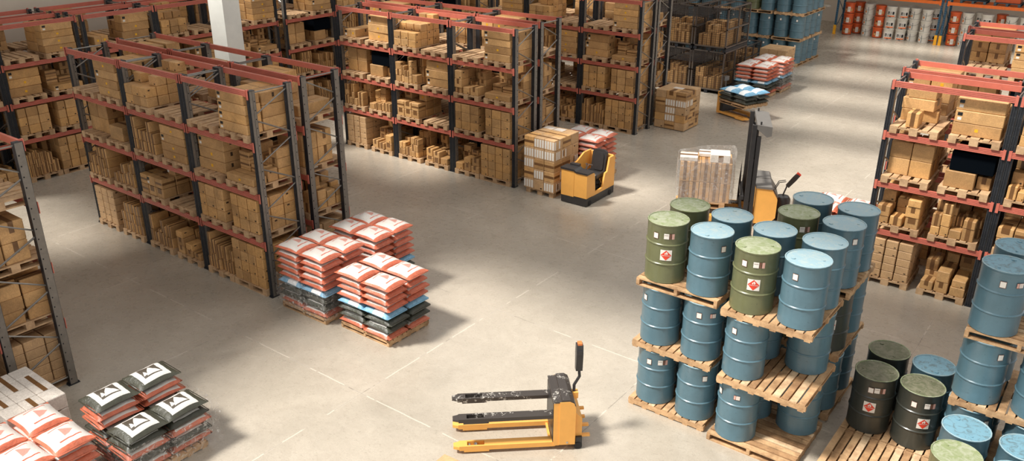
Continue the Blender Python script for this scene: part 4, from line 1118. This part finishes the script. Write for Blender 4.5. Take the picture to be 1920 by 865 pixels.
def bucket_label(kind):
    b = MB(); r = .285; a = -PI / 2 + .15
    def pa(a0, a1, z0, z1, mi, e=0.0): b.patch(r + .004 + e, a + a0, a + a1, z0, z1, mi, 5)
    if kind == 'orange': pa(-.25, .35, .1, .40, 0); pa(-.15, .25, .2, .34, 3, .002); pa(-.75, -.35, .16, .30, 4); pa(-.55, -.40, .28, .38, 2, .002); pa(.45, .75, .14, .3, 4)
    elif kind == 'photo': pa(-.7, .9, .06, .42, 0); pa(-.55, -.15, .17, .34, 2, .002); pa(-.38, -.28, .17, .30, 0, .004); pa(.05, .15, .16, .34, 2, .002); pa(.35, .75, .17, .34, 2, .002); pa(-.6, .9, .05, .12, 1, .002); pa(-.2, .2, .02, .06, 5, .002)
    else: pa(-1.0, -.2, .06, .42, 0); pa(-.28, -.2, .04, .44, 5, .002); pa(-.85, -.5, .12, .24, 4, .002); pa(-.7, -.55, .12, .2, 1, .003)
    return b.mesh('paper_label', ['white_label', 'rackorange', 'black_label', 'card_white', 'kraft_orange', 'navy'])
BB = {k: bucket_body(k) for k in (True, False)}; BL = {k: bucket_lid(k) for k in (True, False)}; BLB = {k: bucket_label(k) for k in ('orange', 'photo', 'plain')}
HN = MB()
for i in range(8): a, c = PI * i / 8, PI * (i + 1) / 8; HN.tube((.305 * math.cos(a), -.12 * math.sin(a) - .2 * math.sin(a), .50 - .22 * math.sin(a)), (.305 * math.cos(c), -.32 * math.sin(c), .50 - .22 * math.sin(c)), .008, 4, 0, False)
HNM = HN.mesh('handle', ['cageframe'])
cols = [(7.62, 43.75, 'orange'), (7.98, 44.5, 'orange'), (8.72, 44.0, 'plain'), (8.62, 44.75, 'plain'), (9.42, 43.75, 'orange'), (10.06, 43.70, 'photo'), (10.72, 43.80, 'photo'), (11.02, 44.48, 'photo'), (11.38, 43.86, 'plain'), (12.05, 43.70, 'plain'), (12.30, 44.4, 'photo'),
        (13.52, 43.75, 'orange'), (14.15, 43.8, 'plain'), (14.7, 44.4, 'photo'), (15.15, 43.8, 'photo'), (15.8, 44.3, 'orange'), (16.35, 43.8, 'plain'), (17.05, 43.8, 'photo'), (17.75, 43.8, 'orange'), (18.25, 44.6, 'plain')]
for n, (x, y, k) in enumerate(cols):
    for lv in range(3):
        nm = {'orange': 'orange bucket with white label', 'photo': 'white bucket with picture label', 'plain': 'white bucket with side label'}[k]
        bay = 'left bay' if x < 12.8 else 'right bay'
        idx = [c for c in cols if (c[0] < 12.8) == (x < 12.8)].index((x, y, k))
        t = thing('paint_bucket', f"{nm}, {('bottom', 'middle', 'top')[lv]} of {ORD[idx]} column, {bay}, back rack", 'bucket', (x, y, lv * .64), 0, 'stacked paint buckets')
        og = k == 'orange'; obj('body', BB[og], t); obj('lid', BL[og], t); obj('paper_label', BLB[k], t, (0, 0, 0), R.uniform(-.15, .15))
        if k == 'plain': obj('handle', HNM, t)
# plastic pallets and dark crates on the far beams
for i, x in enumerate((8.3, 10.0, 11.7, 14.3, 16.0, 17.7)):
    b = MB(); b.box(-.65, -.05, .14, .65, 1.25, .17)
    for xx in (-.65, -.06, .53): b.box(xx, -.05, 0, xx + .12, 1.25, .03); b.box(xx, -.05, .03, xx + .12, .07, .14); b.box(xx, 1.13, .03, xx + .12, 1.25, .14)
    o = obj('plastic_pallet', b.mesh('plastic_pallet', ['skid']), None, (x, 43.4, 2.452)); tag(o, f'blue grey plastic pallet, {ORD[i]} from left on the back rack beam', 'pallet', 'plastic pallets on the back rack')
    b = MB(); b.cbox(-.6, 0, 0, .6, 1.15, .9, .02, 0 if i != 4 else 1); b.box(-.61, -.004, .5, .61, 1.155, .56, 2)
    o = obj('storage_crate', b.mesh('storage_crate', ['dark_steel', 'bucket_orange', 'skid']), None, (x, 43.45, 2.625)); tag(o, f'dark storage crate on the {ORD[i]} plastic pallet from left, back rack', 'crate', 'crates on the back rack')
# white tanks
def tank(x, y, r, h, label):
    b = MB(); pr = [(r * .98, 0)]; z = .05
    while z < h - .3: pr += [(r, z), (r, z + .22), (r * .97, z + .25), (r * .97, z + .28)]; z += .31
    pr += [(r, h - .05), (r * 1.03, h - .04), (r * 1.03, h), (r * .9, h + .03)]
    t = thing('plastic_tank', label, 'tank', (x, y, 0), 0, 'white tanks by the back wall'); obj('body', b.mesh('body', ['tank'], True), t)
    b = MB(); b.lathe([(r * .35, h + .02), (r * .35, h + .08), (r * .3, h + .1)], 20, 0); obj('lid', b.mesh('lid', ['tank'], True), t)
tank(6.15, 44.0, .68, 1.5, 'white cylindrical tank left of the blue rack post'); tank(7.3, 46.1, .75, 2.5, 'tall white tank behind the orange bucket column'); tank(5.2, 46.2, .75, 2.6, 'tall white tank behind the far drum wall')

# ------------------------------------------------------------------ place pallets, racks and cartons
for (o, rz, lb) in RACKS: rack_bay(o, rz, lb)
bv, bf, own = [], [], []
def addbox(X, d, key):
    o = len(bv); sx, sy, sz = d[0] / 2, d[1] / 2, d[2]
    for z in (0, sz):
        for x, y in ((-sx, -sy), (sx, -sy), (sx, sy), (-sx, sy)): bv.append(X @ Vector((x, y, z)))
    for f in ((0, 3, 2, 1), (4, 5, 6, 7), (0, 1, 5, 4), (1, 2, 6, 5), (2, 3, 7, 6), (3, 0, 4, 7)): bf.append([o + k for k in f]); own.append(key)
for i, q in enumerate(BOX): addbox(q['X'], q['d'], ('b', i))
for i, q in enumerate(PAL):
    if q: addbox(q['X'], q['dims'], ('p', i))
for st in (A4, B4, C4, F4):
    for p in st:
        for k in range(3): addbox(Matrix.Translation((p[0], p[1], dz(k))), (.66, .66, 1.1), ('o', 0))
for (x, y, s, h) in ((10.84, .66, 1.4, 1.5), (9.04, .5, 1.4, 1.6), (9.12, 2.02, 1.4, 1.6), (10.7, -4.92, 1.3, 1.), (10.5, -6.7, 1.3, 1.2)): addbox(Matrix.Translation((x, y, 0)), (s, s * .9, h), ('o', 0))
bvh = BVHTree.FromPolygons(bv, bf)
def score(X, d, key, thin=False):
    sx, sy, sz = d[0] / 2, d[1] / 2, d[2]; tot = 0.0; c = X @ Vector((0, 0, sz / 2)); q = px(c)
    if q is None or not (-80 < q[0] < 2000 and -60 < q[1] < 930): return 0.0
    v0 = X.to_3x3().inverted() @ (CP - c)
    for ax, hl in ((0, sx), (1, sy), (2, sz / 2)):
        sg = 1 if v0[ax] > 0 else -1; oth = [a for a in range(3) if a != ax]; ext = (sx, sy, sz / 2); hit = 0; n = 0
        for a in (-.72, 0, .72):
            for b_ in (-.72, 0, .72):
                l = Vector((0, 0, sz / 2)); l[ax] += sg * hl; l[oth[0]] += a * ext[oth[0]]; l[oth[1]] += b_ * ext[oth[1]]
                w = X @ l; u = px(w); n += 1
                if u is None or not (0 <= u[0] <= 1920 and 0 <= u[1] <= 865): continue
                dr = w - CP; r = bvh.ray_cast(CP, dr.normalized(), dr.length + .05)
                if r[2] is None or own[r[2]] == key: hit += 1
        nrm = X.to_3x3() @ Vector([sg if a == ax else 0 for a in range(3)]); cs = abs(nrm.dot((CP - c).normalized()))
        tot += hit / n * cs * 4 * ext[oth[0]] * ext[oth[1]] * (F / q[2]) ** 2
    return tot
for i, q in enumerate(PAL):
    if q: q['s'] = score(q['X'], q['dims'], ('p', i))
for i, q in enumerate(BOX): q['s'] = score(q['X'], q['d'], ('b', i))
# pallets
def place(q, name, me, label, cat, grp):
    o = bpy.data.objects.new(name, me); COL.objects.link(o); o.matrix_basis = q['X']; return tag(o, label, cat, grp)
pl = sorted([q for q in PAL if q], key=lambda q: -q['s'])
for k, q in enumerate(pl):
    if k < 290 and q['s'] > 0: place(q, q['name'], q['mesh'], q['label'], 'pallet', q['grp'])
rest = [q for k, q in enumerate(pl) if not (k < 290 and q['s'] > 0)]
b = MB(); vs0 = [v.co.copy() for v in EURO.vertices]; fs0 = [tuple(p.vertices) for p in EURO.polygons]
for q in rest: b.add(vs0, fs0, 0, q['X'])
if rest: tag(obj('pallet_remainder', b.mesh('pallet_remainder', ['pallet'])), 'mass of pale wooden pallets deep in the racks behind others', 'pallets', None, 'stuff')
# cartons: relative position words inside each pallet load
NB = 300
order = sorted(range(len(BOX)), key=lambda i: -BOX[i]['s']); chosen = set(i for i in order[:NB] if BOX[i]['s'] > 0)
byp = {}
for i, q in enumerate(BOX): byp.setdefault((q['pid'], q['where']), []).append(i)
for key, ids in byp.items():
    zs_ = sorted(set(round(BOX[i]['X'].translation.z, 1) for i in ids)); ax = 0 if BOX[ids[0]]['along'] == 'x' else 1
    for i in ids:
        q = BOX[i]; p = q['X'].translation
        lk = zs_.index(round(p.z, 1)); q['lay'] = 'bottom layer' if lk == 0 and len(zs_) > 1 else ('top layer' if lk == len(zs_) - 1 else f'{ORD[min(lk, 11)]} layer')
    for lay in set(BOX[i]['lay'] for i in ids):
        sub = [i for i in ids if BOX[i]['lay'] == lay]; oth = 1 - ax
        ys_ = sorted(set(round(BOX[i]['X'].translation[oth] * (1 if ax == 0 else -1) / .3) for i in sub))
        for yk, y in enumerate(ys_):
            s2 = sorted([i for i in sub if round(BOX[i]['X'].translation[oth] * (1 if ax == 0 else -1) / .3) == y], key=lambda i: BOX[i]['X'].translation[ax])
            for n, i in enumerate(s2):
                BOX[i]['pos'] = (f'{ORD[min(n, 11)]} along, ' if len(s2) > 1 else '') + ('front row' if yk == 0 else ('rear row' if yk == len(ys_) - 1 else 'mid row'))
stuffb = MB(); rr = random.Random(3); lab_of = {'taped': 'carton', 'plain': 'carton', 'long': 'carton', 'band': 'carton', 'orange': 'carton', 'pale': 'carton', 'printed': 'carton', 'white': 'carton', 'void': 'black shape', 'stripe': 'carton'}
for i, q in enumerate(BOX):
    if i in chosen or (q['st'] == 'void' and q['s'] > 0):
        b = MB(); carton(b, *q['d'], q['st'], None, rr)
        nm = 'black_shape' if q['st'] == 'void' else 'cardboard_box'
        if q['st'] == 'void': lb = f"flat black shape on cartons, {q['where']}"
        elif len(q['where'].split()) > 8 or not q.get('loose'): lb = f"carton {q['pos']}, {q['lay']}, {q['where']}"
        else: lb = f"{'cream' if q['st'] == 'white' else 'brown'} carton {q['pos']}, {q['lay']}, {q['where']}"
        place(q, nm, b.mesh(nm, CM_MATS), lb, 'box', 'cartons stacked on pallets')
    else: carton(stuffb, *q['d'], q['st'], q['X'], rr)
o = obj('box_remainder', stuffb.mesh('box_remainder', CM_MATS)); tag(o, 'mass of smaller brown cartons filling the deeper and farther pallet racks', 'boxes', None, 'stuff')

# ------------------------------------------------------------------ light
sun = bpy.data.lights.new('sun', 'SUN'); sun.energy = 6.2; sun.angle = math.radians(9.0); sun.color = (1.0, 0.965, 0.91)
so = bpy.data.objects.new('sun', sun); COL.objects.link(so); so.rotation_euler = Vector((SUNH[0], SUNH[1], -1)).to_track_quat('-Z', 'Y').to_euler()
for i, (x, y, e, sz) in enumerate([(20, -4, 300, 9), (14, 3, 190, 9), (2, -3, 20, 7), (2, 7, 80, 7), (14, 14, 260, 9), (3, 16, 160, 8), (14, 25, 320, 9), (23, 12, 200, 8), (6, 27, 200, 8), (14, 38, 380, 9), (-3, 25, 120, 7)]):
    l = bpy.data.lights.new('fill_area', 'AREA'); l.shape = 'SQUARE'; l.size = sz; l.energy = e * 0.62; l.color = (1.0, 0.955, 0.90)  # area lights added overhead as general fill, no known lamps there
    lo = bpy.data.objects.new('fill_area', l); COL.objects.link(lo); lo.location = (x, y, 12.6)
wd = bpy.data.worlds.new('world'); SC.world = wd; wd.use_nodes = True
bg = wd.node_tree.nodes['Background']; bg.inputs['Color'].default_value = (0.97, 0.98, 1.0, 1); bg.inputs['Strength'].default_value = 1.0

vs = SC.view_settings; vs.view_transform = 'Standard'; vs.look = 'None'; vs.exposure = 0.0; vs.gamma = 1.0; vs.use_curve_mapping = False
SC.cycles.max_bounces = 6; SC.cycles.transparent_max_bounces = 12
SC.cycles.use_denoising = True
